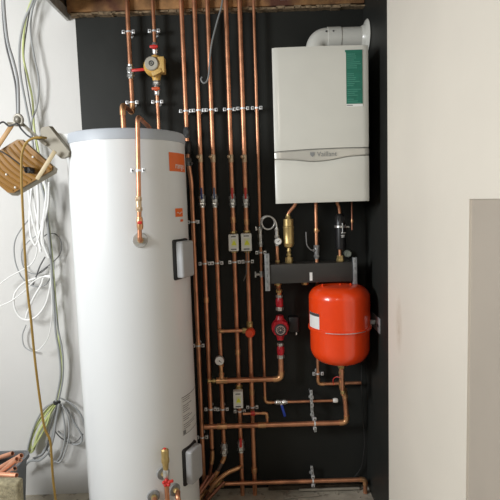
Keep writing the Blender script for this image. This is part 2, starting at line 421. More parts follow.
coupling(tall[5], Q(5, 470), (0, 0, 1), r22 * 1.35, .03); coupling(tall[4], Q(4, 220), (0, 0, 1), r22 * 1.2, .03); coupling(tall[5], Q(5, 222), (0, 0, 1), r22 * 1.2, .03)
for n, y in ((1, 345), (2, 300), (5, 392), (4, 352)): coupling(tall[n], Q(n, y), (0, 0, 1), r22 * 1.15, .028)

# clips : (x,y) from the photo
def clip(c, rp, axis, label, group='pipe clips', wall=True):
    """two-piece zinc pipe clip: band round the pipe, two screw lugs, stem to the wall"""
    c = V(c); a = V(axis).normalized(); side = a.cross(V((0, 1, 0))).normalized()
    root = empty('pipe_clip', label, 'pipe clip', c, group)
    b = MB(); b.lathe([(rp + .0005, -.004), (rp + .0025, -.004), (rp + .0025, .004), (rp + .0005, .004)], c, a, 18)
    for s in (-1, 1): b.box(c + side * s * (rp + .013) + V((0, -.001, 0)), [abs(side[i]) * .0145 + abs(a[i]) * .017 + (i == 1) * .012 for i in range(3)], bevel=.0012)
    b.build('band', CLIPM, root)
    for s in (-1, 1):
        b = MB(); p = c + side * s * (rp + .013) + V((0, -.007, 0)); b.lathe([(.0042, 0), (.0042, .002), (.003, .003)], p, (0, -1, 0), 8); b.build('screw', SCREW, root)
    if wall and c.y < -.02:
        b = MB(); b.cyl(c + V((0, rp + .001, 0)), V((c.x, 0, c.z)), .004, 8); b.lathe([(.011, 0), (.011, .003), (.006, .005)], (c.x, 0, c.z), (0, -1, 0), 12); b.build('stem', ZINC, root)
    return root
RG = {1: 'pipe clips, top row', 2: 'pipe clips, middle row', 3: 'pipe clips, bottom row'}
rown = {1: 'upper row, above the cylinder lid', 2: 'middle row, below the paired boxes', 3: 'low row, beside the lowest box'}
for n, y in ((1, 111), (2, 110.5), (3, 110), (4, 109.5), (5, 108.5), (6, 108)):
    clip(Q(n, y), r22 if n < 6 else r15, (0, 0, 1), f'zinc clip on {ordn[n]} tall pipe from the cylinder, {rown[1]}', RG[1])
for n, y in ((2, 263.5), (3, 263), (4, 262), (5, 261.5)):
    clip(Q(n, y), r22, (0, 0, 1), f'zinc clip on {ordn[n]} tall pipe from the cylinder, {rown[2]}', RG[2])
for n, y in ((2, 409), (3, 409), (4, 411), (5, 407)):
    clip(Q(n, y), r22, (0, 0, 1), f'zinc clip on {ordn[n]} tall pipe from the cylinder, {rown[3]}', RG[3])
clip(Q(1, 222), r22, (0, 0, 1), 'zinc clip on the pipe against the cylinder, just above the upper grey cover', 'pipe clips by the cylinder')
clip(Q(1, 345.5), r22, (0, 0, 1), 'zinc clip on the pipe against the cylinder, halfway down beside the white tank', 'pipe clips by the cylinder')
clip(Q(1, 437), r22, (0, 0, 1), 'zinc clip on the pipe against the cylinder, just above the lower grey cover', 'pipe clips by the cylinder')
clip(Q(6, 252.5), r15, (0, 0, 1), 'zinc clip on the thin sixth pipe, beside the top of the slotted strip', 'pipe clips by the manifold')

# dark check valve group high on pipe 1
t = empty('check_valve', 'black and grey valve group on the pipe beside the cylinder lid', 'valve', Q(1, 168))
b = MB(); c = Q(1, 132); b.lathe([(.015, -.03), (.018, -.022), (.018, .012), (.012, .024)], c, (0, 0, 1), 16); b.cyl(c, c + V((0.0, -.03, -.004)), .013, 14); b.build('upper_body', GREYB, t)
b = MB(); c = Q(1, 147); b.lathe([(.017, -.035), (.022, -.028), (.022, .020), (.016, .028)], c, (0, 0, 1), 16); b.build('black_body', PLASB, t)
b = MB(); c = Q(1, 162); b.nut(c + V((0, 0, .012)), (0, 0, 1), .018, .018); b.lathe([(.014, -.02), (.017, -.012), (.014, .004)], c, (0, 0, 1), 14); b.cyl(c, c + V((.022, -.012, -.01)), .008, 10); b.build('lower_nut', mat('smoky metal', (.16, .16, .16), .45, .5), t)

# lever ball valves on pipes 2..5
def lever_valve(c, rp, axis, hm, label, lever=(0, 0, 1), front=(0, -1, 0), L=.055, cat='valve', lw=.011, bm=None, start=.010):
    c = V(c); a = V(axis).normalized(); f = V(front); lv = V(lever).normalized()
    t = empty('ball_valve', label, cat, c)
    b = MB(); b.nut(c - a * .017, a, rp * 1.75, .016); b.nut(c + a * .017, a, rp * 1.75, .016)
    b.lathe([(rp * 1.25, -.012), (rp * 1.55, -.006), (rp * 1.6, 0), (rp * 1.55, .006), (rp * 1.25, .012)], c, a, 16)
    b.lathe([(rp * 1.15, .02), (rp * 1.3, .034)], c, a, 14); b.lathe([(rp * 1.3, -.034), (rp * 1.15, -.02)], c, a, 14)
    b.build('valve_body', bm or CHROME, t)
    b = MB(); b.cyl(c, c + f * (rp + .016), .006, 10); b.nut(c + f * (rp + .016), f, .007, .006); b.build('spindle', CHROME, t)
    w = f.cross(lv).normalized(); rot = Matrix((w, f, lv)).transposed()
    b = MB(); b.box(c + f * (rp + .012) + lv * (start + L / 2), (lw, .007, L), rot, .0025, 2); b.build('lever', hm, t)
    return t
lever_valve(Q(2, 200.8), r22 * .88, (0, 0, 1), DBLUE, 'ball valve with dark blue lever on the second tall pipe')
lever_valve(Q(3, 200.8), r22 * .88, (0, 0, 1), mat('faded blue handle', (.10, .12, .22), .4, var=.1), 'ball valve with grey-blue lever on the third tall pipe')
lever_valve(Q(4, 200.8), r22 * .88, (0, 0, 1), REDV, 'ball valve with red lever on the fourth tall pipe, above the left actuator box')
lever_valve(Q(5, 200.8), r22 * .88, (0, 0, 1), REDV, 'ball valve with red lever on the fifth tall pipe, above the right actuator box')

# actuator boxes
def actuator(x0, x1, y0, y1, n, label):
    yf = -.125
    p0, p1 = P(x0, y0, yf), P(x1, y1, yf)
    c = V(((p0.x + p1.x) / 2, (yf - .04) / 2 - .005, (p0.z + p1.z) / 2)); w, h = p1.x - p0.x, p0.z - p1.z
    t = empty('zone_valve', label, 'zone valve', (c.x, c.y, p1.z))
    b = MB(); b.box((c.x, -.105, c.z), (w, .04, h), bevel=.004); bx = b.build('actuator_box', BOXG, t)
    b = MB(); b.box((c.x + w * .05, -.1255, c.z), (w * .52, .0012, h * .46)); s = b.build('warning_label', mat('pale label', (.72, .74, .52), .5), bx)
    b = MB(); k = w * .25; cc = V((c.x + w * .05, -.1263, c.z - h * .01))
    b.prism([cc + V((-k, 0, -k * .85)), cc + V((k, 0, -k * .85)), cc + V((k * .4, 0, k * .5)), cc + V((0, 0, k)), cc + V((-k * .4, 0, k * .5))], (0, -.0006, 0)); tr = b.build('warning_triangle', YEL, s)
    b = MB(); b.box((c.x, -.1254, c.z + h * .37), (w * .5, .001, h * .06)); b.box((c.x, -.1254, c.z - h * .38), (w * .55, .001, h * .06)); b.build('moulded_mark', GREYB, bx)
    b = MB(); b.lathe([(.014, -h * .5), (.021, -h * .36), (.021, h * .36), (.014, h * .5)], (PX[n], YP, c.z), (0, 0, 1), 16); b.nut((PX[n], YP, c.z + h * .56), (0, 0, 1), .018, .016); b.nut((PX[n], YP, c.z - h * .56), (0, 0, 1), .018, .016); b.build('valve_body', BRASS, t)
    b = MB(); b.cyl((c.x, YP - .010, c.z), (c.x, -.086, c.z), .012, 12); b.build('neck', BRASS, t)
actuator(228.2, 238.8, 234.6, 251.2, 4, 'grey actuator box with yellow warning label, left one of the pair')
actuator(240.8, 252.0, 233.8, 251.0, 5, 'grey actuator box with yellow warning label, right one of the pair')
actuator(233.0, 243.2, 392.0, 408.5, 4, 'grey actuator box with yellow warning label, alone low down between the pipes')

# grey wires running down from the actuators
def cable(label, pts, r, m, cat='cable', name='cable', group=None, n=8):
    b = MB(); b.tube(spline(pts, 8), r, n); return tag(b.build(name, m), label, cat, group)
cable('thin grey wire hanging out of the right actuator box', [P(247, 251, -.10), P(247.5, 258, -.105), P(246.5, 265, -.10), P(246, 274, -.088), P(243.5, 281, -.085)], .0025, DCAB)

# hanging cable with hook, top
cable('grey cable hanging from the timber and curled into a hook at its end', [P(223, -12, -.10), P(222, 4, -.11), P(217, 22, -.11), P(212, 42, -.11), P(210, 58, -.11), P(208.8, 74, -.11), P(207, 81, -.11), P(203.5, 83, -.11), P(201, 79.5, -.11), P(202, 77, -.11)], .0042, mat('mid grey cable', (.22, .23, .23), .5))

# ---- top left pipework with yellow pump
xa = P(129.5, 50, YP).x
bot = P(132.5, 113, YP)
lidp = P(123.5, 126, -.30)
pl = pipe('copper pipe running down the left of the black wall and over into the cylinder lid',
     [V((xa, YP, ztp)), V((xa, YP, bot.z)), V((lidp.x, -.30, bot.z - .004)), V((lidp.x, -.30, ztop + .004))], r22, .035)
clip(V((xa, YP, P(129, 32, YP).z)), r22, (0, 0, 1), 'zinc clip near the top of the pipe left of the yellow pump', 'pipe clips around the yellow pump')
clip(V((xa, YP, P(132, 102.5, YP).z)), r22, (0, 0, 1), 'zinc clip at the foot of the pipe left of the yellow pump', 'pipe clips around the yellow pump')
lever_valve(V((xa, YP, P(130, 72, YP).z)), r22, (0, 0, 1), REDV, 'ball valve with long red lever pointing right towards the yellow pump', lever=(1, 0, .06), L=.085, lw=.014)
xb = P(155.5, 60, YP).x
zb = lambda y: P(156, y, YP).z
pu = pipe('copper pipe passing down through the yellow pump behind the cylinder', [V((xb, YP, ztp)), V((xb, YP, P(158, 150, YP).z))], r15 * 1.15)
clip(V((xb, YP, zb(31))), r15 * 1.15, (0, 0, 1), 'zinc clip on the pipe above the yellow pump', 'pipe clips around the yellow pump')
clip(V((xb, YP, zb(102))), r15 * 1.15, (0, 0, 1), 'zinc clip on the pipe below the yellow pump', 'pipe clips around the yellow pump')
t = empty('circulation_pump', 'small yellow circulation pump with round grey face', 'pump', (xb, YP, zb(82)))
cz = zb(68)
b = MB(); b.lathe([(.040, -.030), (.046, -.022), (.046, .012), (.040, .022), (.034, .03)], (xb - .008, YP - .022, cz), (0, -1, 0), 28)
b.lathe([(.018, -.062), (.020, -.05), (.026, -.03), (.026, .03), (.020, .05), (.018, .058)], (xb, YP, cz), (0, 0, 1), 18); b.build('pump_body', PUMPY, t)
b = MB(); b.box((xb + .034, YP - .028, cz + .002), (.032, .055, .075), bevel=.004); b.box((xb + .012, YP - .046, cz - .034), (.05, .03, .022), Matrix.Rotation(D(-25), 3, 'Y'), .003); b.build('terminal_box', mat('pale yellow box', (.62, .40, .13), .5), t)
b = MB(); b.lathe([(.033, 0), (.033, .010), (.029, .014)], (xb - .010, YP - .052, cz + .006), (0, -1, 0), 28); fc = b.build('motor_face', mat('pump face', (.50, .47, .40), .4, .3), t)
b = MB(); b.torus((xb - .010, YP - .066, cz + .006), (0, 1, 0), .010, .003, 20, 8); b.ball((xb - .010, YP - .065, cz + .006), .0045, 10); b.build('centre_screw', GREYB, fc)
for yy in (57.5, 83): 
    b = MB(); b.nut((xb, YP, zb(yy)), (0, 0, 1), .019, .022); b.build('union_nut', CHROME, t)
def iso(y, m, lab):
    c = V((xb, YP, zb(y))); t = empty('isolating_valve', lab, 'valve', c)
    b = MB(); b.lathe([(.011, -.028), (.014, -.02), (.016, 0), (.014, .02), (.011, .028)], c, (0, 0, 1), 14); b.build('valve_body', CHROME, t)
    b = MB(); b.cyl(c, c + V((0, -.028, 0)), .011, 12); b.box(c + V((0, -.03, 0)), (.040, .012, .014), bevel=.004); b.build('handle', m, t)
iso(48.5, REDV, 'small isolating valve with red handle above the yellow pump')
iso(90, mat('orange red handle', (.60, .10, .03), .4), 'small isolating valve with orange handle below the yellow pump')

# ---- relief pipe on the cylinder front
rf = V((port1.x, CY - CR - .030, 0))
pt = P(137.5, 118, CY - CR - .03)
s0 = V((P(153, 128, CY - .02).x, CY - .06, ztop + .004))
rel = pipe('bright copper pipe looping over the lid and down the front of the cylinder',
   [s0, s0 + V((-.004, -.03, .018)), V((pt.x, rf.y, pt.z + .008)), V((port1.x, rf.y, port1.z)), port1 + V((0, .012, 0))], .0088, .030, elbows=False)
zz = lambda y: P(139, y, rf.y).z
relx = lambda z: pt.x + (port1.x - pt.x) * (pt.z - z) / (pt.z - port1.z)
xx = relx(zz(212))
clip(V((relx(zz(170.5)), rf.y, zz(170.5))), .0088, (0, 0, 1), 'zinc clip fixed to the cylinder on the bright copper pipe', 'pipe clips by the cylinder', wall=False)
b = MB(); b.cyl((relx(zz(170.5)), rf.y + .008, zz(170.5)), (relx(zz(170.5)), CY - CR + .012, zz(170.5)), .004, 8); b.build('clip_stud', ZINC, rel)
b = MB()
for y, r, h in ((199, .013, .016), (204, .011, .018), (209, .0135, .014)): b.nut((xx, rf.y, zz(y)), (0, 0, 1), r, h)
b.lathe([(.011, -.03), (.011, .03)], (xx, rf.y, zz(204)), (0, 0, 1), 12); b.build('brass_union', mat('pale brass', (.70, .52, .34), .4, .7), rel)
t = empty('drain_valve', 'small red and brass valve on the front pipe of the cylinder', 'valve', (xx, rf.y, zz(229)))
b = MB(); b.lathe([(.0105, -.026), (.013, -.016), (.013, .012), (.0105, .024)], (xx, rf.y, zz(223)), (0, 0, 1), 14); b.build('valve_body', SOLDER, t)
b = MB(); b.nut((xx, rf.y, zz(219.5)), (0, 0, 1), .0125, .012); b.nut((xx, rf.y, zz(226)), (0, 0, 1), .0125, .010); b.box((xx + .003, rf.y - .014, zz(222.5)), (.018, .008, .012), bevel=.003); b.build('red_collar', REDV, t)

# ---- bottom relief valve on the cylinder
rv = empty('relief_valve', 'brass relief valve with red cap at the foot of the cylinder', 'valve', (port2.x + .004, port2.y - .012, P(166, 500, port2.y).z))
vx, vy = port2.x + .006, port2.y - .012
vz = lambda y: P(166, y, vy).z
b = MB(); b.lathe([(.009, 0), (.012, .01), (.014, .03), (.017, .036), (.017, .05), (.0155, .055), (.0165, .075), (.016, .088), (.010, .094)], (vx, vy, vz(470)), (0, 0, 1), 20); b.build('brass_body', BRASS, rv)
b = MB(); b.lathe([(.008, 0), (.008, .01), (.004, .014)], (vx - .001, vy, vz(451)), (0, 0, 1), 14); b.build('cap', REDV, rv)
b = MB(); b.lathe([(.010, -.018), (.0135, -.010), (.0135, .012), (.010, .02)], (vx, vy, vz(474)), (0, 0, 1), 14); b.cyl((vx, vy, vz(474)), port2 + V((0, .01, 0)), .009, 12); b.build('tee', CHROME, rv)
b = MB(); hc = V((vx + .004, vy - .012, vz(481)))
for i in range(5):
    a = 2 * pi * i / 5 + .4; b.ball(hc + V((math.cos(a) * .012, -.004, math.sin(a) * .010)), .008, 10)
b.cyl(hc + V((0, .012, 0)), hc + V((0, -.008, 0)), .010, 12); b.box(hc + V((.016, -.004, .006)), (.026, .009, .012), Matrix.Rotation(D(-18), 3, 'Y'), .003); b.build('hand_wheel', REDV, rv)
b = MB(); b.cyl((vx, vy, vz(478)), (vx, vy, .02), .010, 14); b.build('outlet', COPPER, rv)
q = P(182, 502, port3.y - .05)
pipe('short copper pipe curving down from the tapping beside the relief valve', [port3, port3 + V((.004, -.035, .0)), V((q.x, port3.y - .045, port3.z - .10)), V((q.x + .004, port3.y - .045, .02))], .0112, .035, elbows=False)
pipe('stub of copper pipe on the lowest tapping of the cylinder', [port4, port4 + V((0, -.03, 0)), V((port4.x - .002, port4.y - .034, .02))], .0112, .02, elbows=False)

# ------------------------------------------------------------------ boiler
bx0, bx1 = .1225, .541
bf = -.36
bzt = P(320, 45.6, bf).z; bzb = P(322, 202.6, bf).z
bo = empty('gas_boiler', 'white wall-hung gas boiler with silver band and green label', 'boiler', ((bx0 + bx1) / 2, -.18, bzb))
cxb = (bx0 + bx1) / 2; wb = bx1 - bx0
b = MB(); b.box((cxb, -.167, (bzt + bzb) / 2 + .003), (wb - .036, .333, bzt - bzb - .012), bevel=.006); b.build('casing', BOILER, bo)
b = MB(); b.box((cxb, -.006, (bzt + bzb) / 2), (wb - .1, .014, bzt - bzb - .1)); b.build('hanging_plate', ZINC, bo)
def zrow(x, y): return P(x, y, bf).z
up_e = [(bx0, zrow(277, 151.5)), (bx0 + wb * .35, zrow(309, 149.3)), (cxb, zrow(322, 148.6)), (bx0 + wb * .75, zrow(346, 147.6)), (bx1, zrow(369, 147))]
lo_e = [(bx0, zrow(277, 159.5)), (bx0 + wb * .22, zrow(297, 160.2)), (bx0 + wb * .40, zrow(314, 161.6)), (bx0 + wb * .58, zrow(331, 160.2)), (bx0 + wb * .78, zrow(350, 156.5)), (bx1, zrow(369, 155))]
def smooth2(e, n=8):
    s = spline([V((x, 0, z)) for x, z in e], n); return [(p.x, p.z) for p in s]
ue, le = smooth2(up_e), smooth2(lo_e)
def panel(outline_bottom, outline_top, y0, thick, bow, name, m, par, inset=.0012):
    """front panel between two edges, gently bowed forward"""
    N = 28; K = 14; b = MB()
    def itp(e, x):
        for (xa_, za), (xb_, zb_) in zip(e, e[1:]):
            if x <= xb_ + 1e-9: return za + (zb_ - za) * (x - xa_) / max(1e-9, xb_ - xa_)
        return e[-1][1]
    front = []; 
    for i in range(N + 1):
        u = i / N; x = bx0 + wb * u; zb_, zt_ = itp(outline_bottom, x) + inset, itp(outline_top, x) - inset
        col = []
        for j in range(K + 1):
            v = j / K
            eu = min(u, 1 - u) * wb; ev = min(v, 1 - v) * (zt_ - zb_)
            rr = .006; d = 0
            for e in (eu,):
                if e < rr: d += rr - math.sqrt(max(0, rr * rr - (rr - e) ** 2))
            if ev < .004: d += .004 - ev
            col.append(V((x, y0 + d - bow(u, v), zb_ + (zt_ - zb_) * v)))
        front.append(col)
    fv = [[b.bm.verts.new(p) for p in c] for c in front]
    bv = [[b.bm.verts.new(V((p.x, y0 + thick, p.z))) for p in c] for c in front]
    for i in range(N):
        for j in range(K):
            b.bm.faces.new((fv[i][j], fv[i + 1][j], fv[i + 1][j + 1], fv[i][j + 1]))
    for i in range(N):
        b.bm.faces.new((fv[i][0], bv[i][0], bv[i + 1][0], fv[i + 1][0])); b.bm.faces.new((fv[i][K], fv[i + 1][K], bv[i + 1][K], bv[i][K]))
    for j in range(K):
        b.bm.faces.new((fv[0][j], fv[0][j + 1], bv[0][j + 1], bv[0][j])); b.bm.faces.new((fv[N][j], bv[N][j], bv[N][j + 1], fv[N][j + 1]))
    return b.build(name, m, par, 30)
bowf = lambda u, v: .006 * math.sin(pi * u)
panel(ue, [(bx0, bzt), (bx1, bzt)], bf + .004, .026, bowf, 'upper_panel', BOILER, bo)
band = panel(le, ue, bf + .0055, .02, bowf, 'band', BAND, bo, .0014)
panel([(bx0, bzb), (bx1, bzb)], le, bf + .004, .026, lambda u, v: .006 * math.sin(pi * u) + .006 * math.sin(pi * v) * math.sin(pi * u), 'lower_flap', BOILER, bo)
lz = (zrow(324, 154.2)); lx = P(325.5, 154, bf).x
b = MB(); b.text('Vaillant', .030, lambda u, v: V((lx + .006 + u * 1.0, bf - .0032, lz + v)))
b.prism([V((lx - .058 + dx, bf - .0028, lz + dz)) for dx, dz in ((-.010, .010), (.010, .010), (.009, -.002), (0, -.011), (-.009, -.002))], (0, -.0006, 0))
b.build('lettering', LOGO, band)
gp0, gp1 = P(345.0, 50, bf), P(362.8, 103.5, bf); gp2 = P(345.6, 107, bf)
gx0, gx1 = gp0.x, gp1.x
b = MB(); b.box(((gx0 + gx1) / 2, bf + .0012, (gp0.z + gp1.z) / 2), (gx1 - gx0, .0025, gp0.z - gp1.z)); gl = b.build('green_label', GREEN, bo)
b = MB(); zz0 = gp0.z - .018
for i in range(26):
    z = zz0 - i * .0083
    if i in (8, 9, 17, 22): continue
    L = (gx1 - gx0) * random.uniform(.35, .82); b.box((gx0 + .008 + L / 2, bf - .0003, z), (L, .0008, .0034))
b.build('printed_lines', GREENL, gl)
b = MB(); b.box(((gx0 + gx1) / 2, bf + .0012, (gp1.z + gp2.z) / 2), (gx1 - gx0, .0025, gp1.z - gp2.z - .002)); fo = b.build('label_footer', PAPER, bo)
b = MB(); b.box((gx0 + .018, bf - .0003, (gp1.z + gp2.z) / 2), (.026, .0008, .0035)); b.build('footer_print', INKG, fo)
# flue
FY, rF = -.075, .049
fz = P(340, 38, FY).z; fx = P(315.5, 44, FY).x
fl = empty('boiler_flue', 'white elbowed flue pipe from the boiler top into the right wall', 'flue pipe', (fx, FY, bzt))
path, _ = fillet([V((fx, FY, bzt - .01)), V((fx, FY, fz)), V((XR - .004, FY, fz))], .075, 14)
b = MB(); b.tube(path, rF, 32); b.build('flue_duct', BOILER, fl)
b = MB(); b.lathe([(rF + .001, 0), (rF + .003, .002), (rF + .003, .065), (rF + .001, .067)], (fx + .055, FY, fz), (1, 0, 0), 32); cl = b.build('joint_sleeve', BOILER, fl)
for x_ in (326.5, 333.5):
    p = P(x_, 36, FY - rF); b = MB(); b.lathe([(.0045, 0), (.004, .003)], (p.x, FY - rF + .002, fz + .018), (0, -1, .3), 10); b.build('screw', GREYB, cl)
b = MB(); b.lathe([(rF + .001, 0), (rF + .004, .004), (rF + .010, .016), (rF + .028, .022), (rF + .034, .028), (rF + .032, .030)], (XR - .032, FY, fz), (1, 0, 0), 32); b.build('wall_collar', BOILER, fl)

# ------------------------------------------------------------------ manifold
my = -.2
ml, mr = P(269.5, 275, my).x, P(352.5, 272, my).x
mzt, mzb = P(311, 263.5, my).z, P(311, 282.7, my).z
mf = empty('pipe_manifold', 'long dark grey manifold box between the boiler and the red vessel', 'manifold', ((ml + mr) / 2, my + .05, mzb))
b = MB(); b.box(((ml + mr) / 2, my + .05, (mzt + mzb) / 2), (mr - ml, .10, mzt - mzb), bevel=.003); b.build('manifold_body', MANI, mf)
p = P(311, 276.5, my)
b = MB(); b.box((p.x, my - .0012, p.z), (.013, .0024, .040)); b.build('label_strip', PAPER, mf)
def channel(xc, z0, z1, yc, lab, holes=True, w=.023):
    b = MB(); b.box((xc, yc, (z0 + z1) / 2), (w, .005, z1 - z0), bevel=.0015)
    b.box((xc - w / 2 + .0015, yc + .012, (z0 + z1) / 2), (.003, .02, z1 - z0)); b.box((xc + w / 2 - .0015, yc + .012, (z0 + z1) / 2), (.003, .02, z1 - z0))
    ch = b.build('slotted_channel', mat('dull zinc', (.36, .38, .39), .5, .6, var=.2, scale=60), mf); plabel(ch, lab)
    n = max(2, int((z1 - z0) / .03))
    for i in range(n):
        z = z0 + (z1 - z0) * (i + .5) / n; b = MB(); b.box((xc, yc - .0027, z), (.006, .001, .014), bevel=.0003, seg=1); b.build('slot', mat('slot shade', (.20, .21, .21), .6), ch)
    b = MB(); zm = z0 + (z1 - z0) * .5; b.box((xc, yc / 2 + .008, zm), (.016, -yc - .02, .02)); b.build('wall_bracket', ZINC, ch)
lc = P(267.3, 272, -.205); channel(lc.x, P(268, 291, -.205).z, P(267, 253.5, -.205).z, -.205, 'left galvanised slotted strip')
rc = P(354.3, 272, -.205); channel(rc.x + .004, P(355, 286, -.205).z, P(354, 257.5, -.205).z, -.205, 'right galvanised slotted strip', w=.019)
for x, nm in ((278, 'left brass union'), (305, 'blanked brass union')):
    p = P(x, 287, my + .05); b = MB(); b.nut((p.x, my + .05, mzb - .008), (0, 0, 1), .017, .018); b.build('union_nut', BRASS, mf)

# ---- between boiler and manifold
yb = my + .05      # pipe plane through the manifold
def zb_(y): return P(300, y, yb).z
# brass air separator
xs = P(288.6, 235, yb).x
t = empty('air_separator', 'tall brass air separator standing on the manifold under the boiler', 'air separator', (xs, yb, mzt))
sz = lambda y: P(288.5, y, yb).z
b = MB(); b.lathe([(.012, sz(219.5)), (.0245, sz(219)), (.0245, sz(226)), (.0270, sz(226.5)), (.0270, sz(228)), (.0258, sz(228.5)), (.0258, sz(243)), (.0270, sz(243.4)), (.022, sz(246.5)), (.010, sz(248))][::-1], (xs, yb, 0), (0, 0, 1), 28); b.build('separator_body', BRASS, t)
b = MB(); b.lathe([(.010, sz(221)), (.012, sz(218)), (.010, sz(214))][::-1], (xs, yb, 0), (0, 0, 1), 18); b.nut((xs, yb, sz(217.5)), (0, 0, 1), .0135, .012); b.build('top_union', BRASS, t)
b = MB(); b.lathe([(.009, sz(258)), (.009, sz(252)), (.012, sz(251)), (.009, sz(249)), (.009, sz(246))], (xs, yb, 0), (0, 0, 1), 18); b.nut((xs, yb, sz(255)), (0, 0, 1), .0125, .012); b.nut((xs, yb, sz(260.3)), (0, 0, 1), .019, .030); b.build('lower_union', BRASS, t)
pipe('short copper pipe slanting from the brass air separator up to the boiler', [V((xs, yb, sz(216))), V((xs + .002, yb, sz(213))), P(295.5, 204.5, yb), P(296, 198, yb)], .0085, .012, elbows=False)
# centre pipe and valve
x3 = P(316.2, 225, yb).x
cpipe = pipe('straight copper pipe from the middle of the boiler down to the manifold', [V((x3, yb, bzb + .01)), V((x3, yb, mzt - .004))], .0088)
coupling(cpipe, V((x3, yb, zb_(231))), (0, 0, 1), .0112, .02)
b = MB(); b.cyl((x3, yb, zb_(231)), (x3 + .008, yb - .016, zb_(231)), .005, 10); b.build('test_nipple', SOLDER, cpipe)
t = empty('ball_valve', 'grey lever valve on the centre pipe above the manifold, lever bent upward', 'valve', (x3, yb, zb_(258)))
b = MB(); zc = P(316, 250, yb).z; b.nut((x3, yb, zc + .018), (0, 0, 1), .0145, .014); b.nut((x3, yb, zc - .03), (0, 0, 1), .0145, .014); b.lathe([(.010, -.045), (.013, -.01), (.014, .008), (.010, .025)], (x3, yb, zc), (0, 0, 1), 16); b.cyl((x3, yb, zc), (x3 - .018, yb - .012, zc), .007, 10); b.build('valve_body', mat('smoky steel', (.28, .28, .28), .45, .6), t)
b = MB(); b.tube(spline([V((x3 - .014, yb - .012, zc)), P(310.5, 249.5, yb - .015), P(307, 245, yb - .015), P(306.2, 238, yb - .015), P(306, 232, yb - .015)]), .003, 8); b.build('lever', MATS['smoky steel'], t)
# black magnetic filter
x4 = P(340, 232, yb).x
fz_ = lambda y: P(340, y, yb).z
t = empty('magnetic_filter', 'black cylindrical filter with chrome ring under the right of the boiler', 'water filter', (x4, yb, mzt))
b = MB(); b.lathe([(.010, fz_(249.8)), (.0255, fz_(249)), (.0275, fz_(246)), (.0265, fz_(228))], (x4 + .003, yb, 0), (0, 0, 1), 26); b.build('canister', PLASB, t)
b = MB(); b.lathe([(.0265, fz_(225)), (.0235, fz_(222)), (.023, fz_(216)), (.014, fz_(213.5))], (x4, yb, 0), (0, 0, 1), 26)
for i in range(12):
    a = 2 * pi * i / 12; b.box((x4 + math.cos(a) * .023, yb + math.sin(a) * .023, fz_(219)), (.004, .004, .024))
b.build('top_cap', PLASB, t)
b = MB(); b.lathe([(.0265, fz_(227.8)), (.0295, fz_(227.4)), (.0295, fz_(225.4)), (.0265, fz_(225))], (x4 + .002, yb, 0), (0, 0, 1), 26); b.cyl((x4 + .02, yb - .01, fz_(226.6)), (x4 + .044, yb - .012, fz_(227)), .004, 8); b.cyl((x4 + .008, yb - .024, fz_(223)), (x4 + .008, yb - .026, fz_(233)), .003, 8); b.build('clamp_ring', CHROME, t)
b = MB(); patch_c = V((x4 + .003, yb, 0))
for dz, w in ((233, .5), (235.5, .3), (237, .25)):
    b.grid(lambda u, v: patch_c + V((.0281 * math.sin((u - .1) * w * 2.2), -.0281 * math.cos((u - .1) * w * 2.2), fz_(dz) + .004 * v)), 6, 1)
b.build('printed_mark', PAPER, t)
b = MB(); b.cyl((x4 - .002, yb, fz_(249)), (x4 - .001, yb, fz_(258)), .008, 12); b.build('tail_pipe', COPPER, t)
b = MB(); b.nut((x4, yb, fz_(256.8)), (0, 0, 1), .0165, .014); b.nut((x4, yb, fz_(260)), (0, 0, 1), .019, .020); b.build('brass_nut', BRASS, t)
pipe('short copper pipe curving from the boiler into the black filter', [P(336.5, 197, yb), P(337, 203, yb), P(339.2, 207, yb), V((x4 + .001, yb, fz_(215)))], .0085, .02, elbows=False)
b5 = P(352, 215, yb - .02)
sp = pipe('thin copper pipe hanging below the right corner of the boiler', [V((b5.x, yb - .02, bzb + .01)), V((b5.x, yb - .02, P(352, 230, yb - .02).z))], .0048, m=COPPERD)
coupling(sp, V((b5.x, yb - .02, P(352, 221, yb - .02).z)), (0, 0, 1), .0065, .014)
# round pale cap on the wall
p = P(348.5, 254, -.03); t = empty('blanking_plug', 'round pale plug on the wall just right of the black filter', 'plug', p)
b = MB(); b.lathe([(.019, 0), (.019, .022), (.014, .03)], (p.x, 0, p.z), (0, -1, 0), 18); b.build('plug_body', mat('pale translucent plug', (.42, .46, .38), .4), t)
b = MB(); b.torus((p.x, -.027, p.z), (0, 1, 0), .0125, .002, 18, 6); b.build('plug_rim', WPLAS, t)
# filling loop
g0 = P(277, 240, yb); gx = g0.x
t = empty('pressure_gauge', 'small white pressure gauge on a copper stub left of the brass separator', 'gauge', (gx, yb, mzt))
gzc = P(278, 241.3, yb - .02)
b = MB(); b.lathe([(.0175, 0), (.0185, .004), (.0185, .014), (.016, .017)], (gzc.x, yb - .012, gzc.z), (0, -1, 0), 24); d = b.build('gauge_case', CHROME, t)
b = MB(); b.lathe([(.0155, .0), (.0155, .001)], (gzc.x, yb - .0295, gzc.z), (0, -1, 0), 24); b.build('dial', PAPER, d)
b = MB(); b.box((gzc.x + .003, yb - .032, gzc.z + .002), (.013, .001, .002), Matrix.Rotation(D(-35), 3, 'Y')); b.ball((gzc.x, yb - .0315, gzc.z), .002, 8); b.build('needle', INK, d)
b = MB(); zt = lambda y: P(277, y, yb).z
b.cyl((gx, yb, mzt - .003), (gx, yb, zt(245)), .0078, 14); b.build('copper_stub', COPPER, t)
b = MB(); b.nut((gx, yb, zt(261.5)), (0, 0, 1), .0115, .012); b.build('brass_nut', BRASS, t)
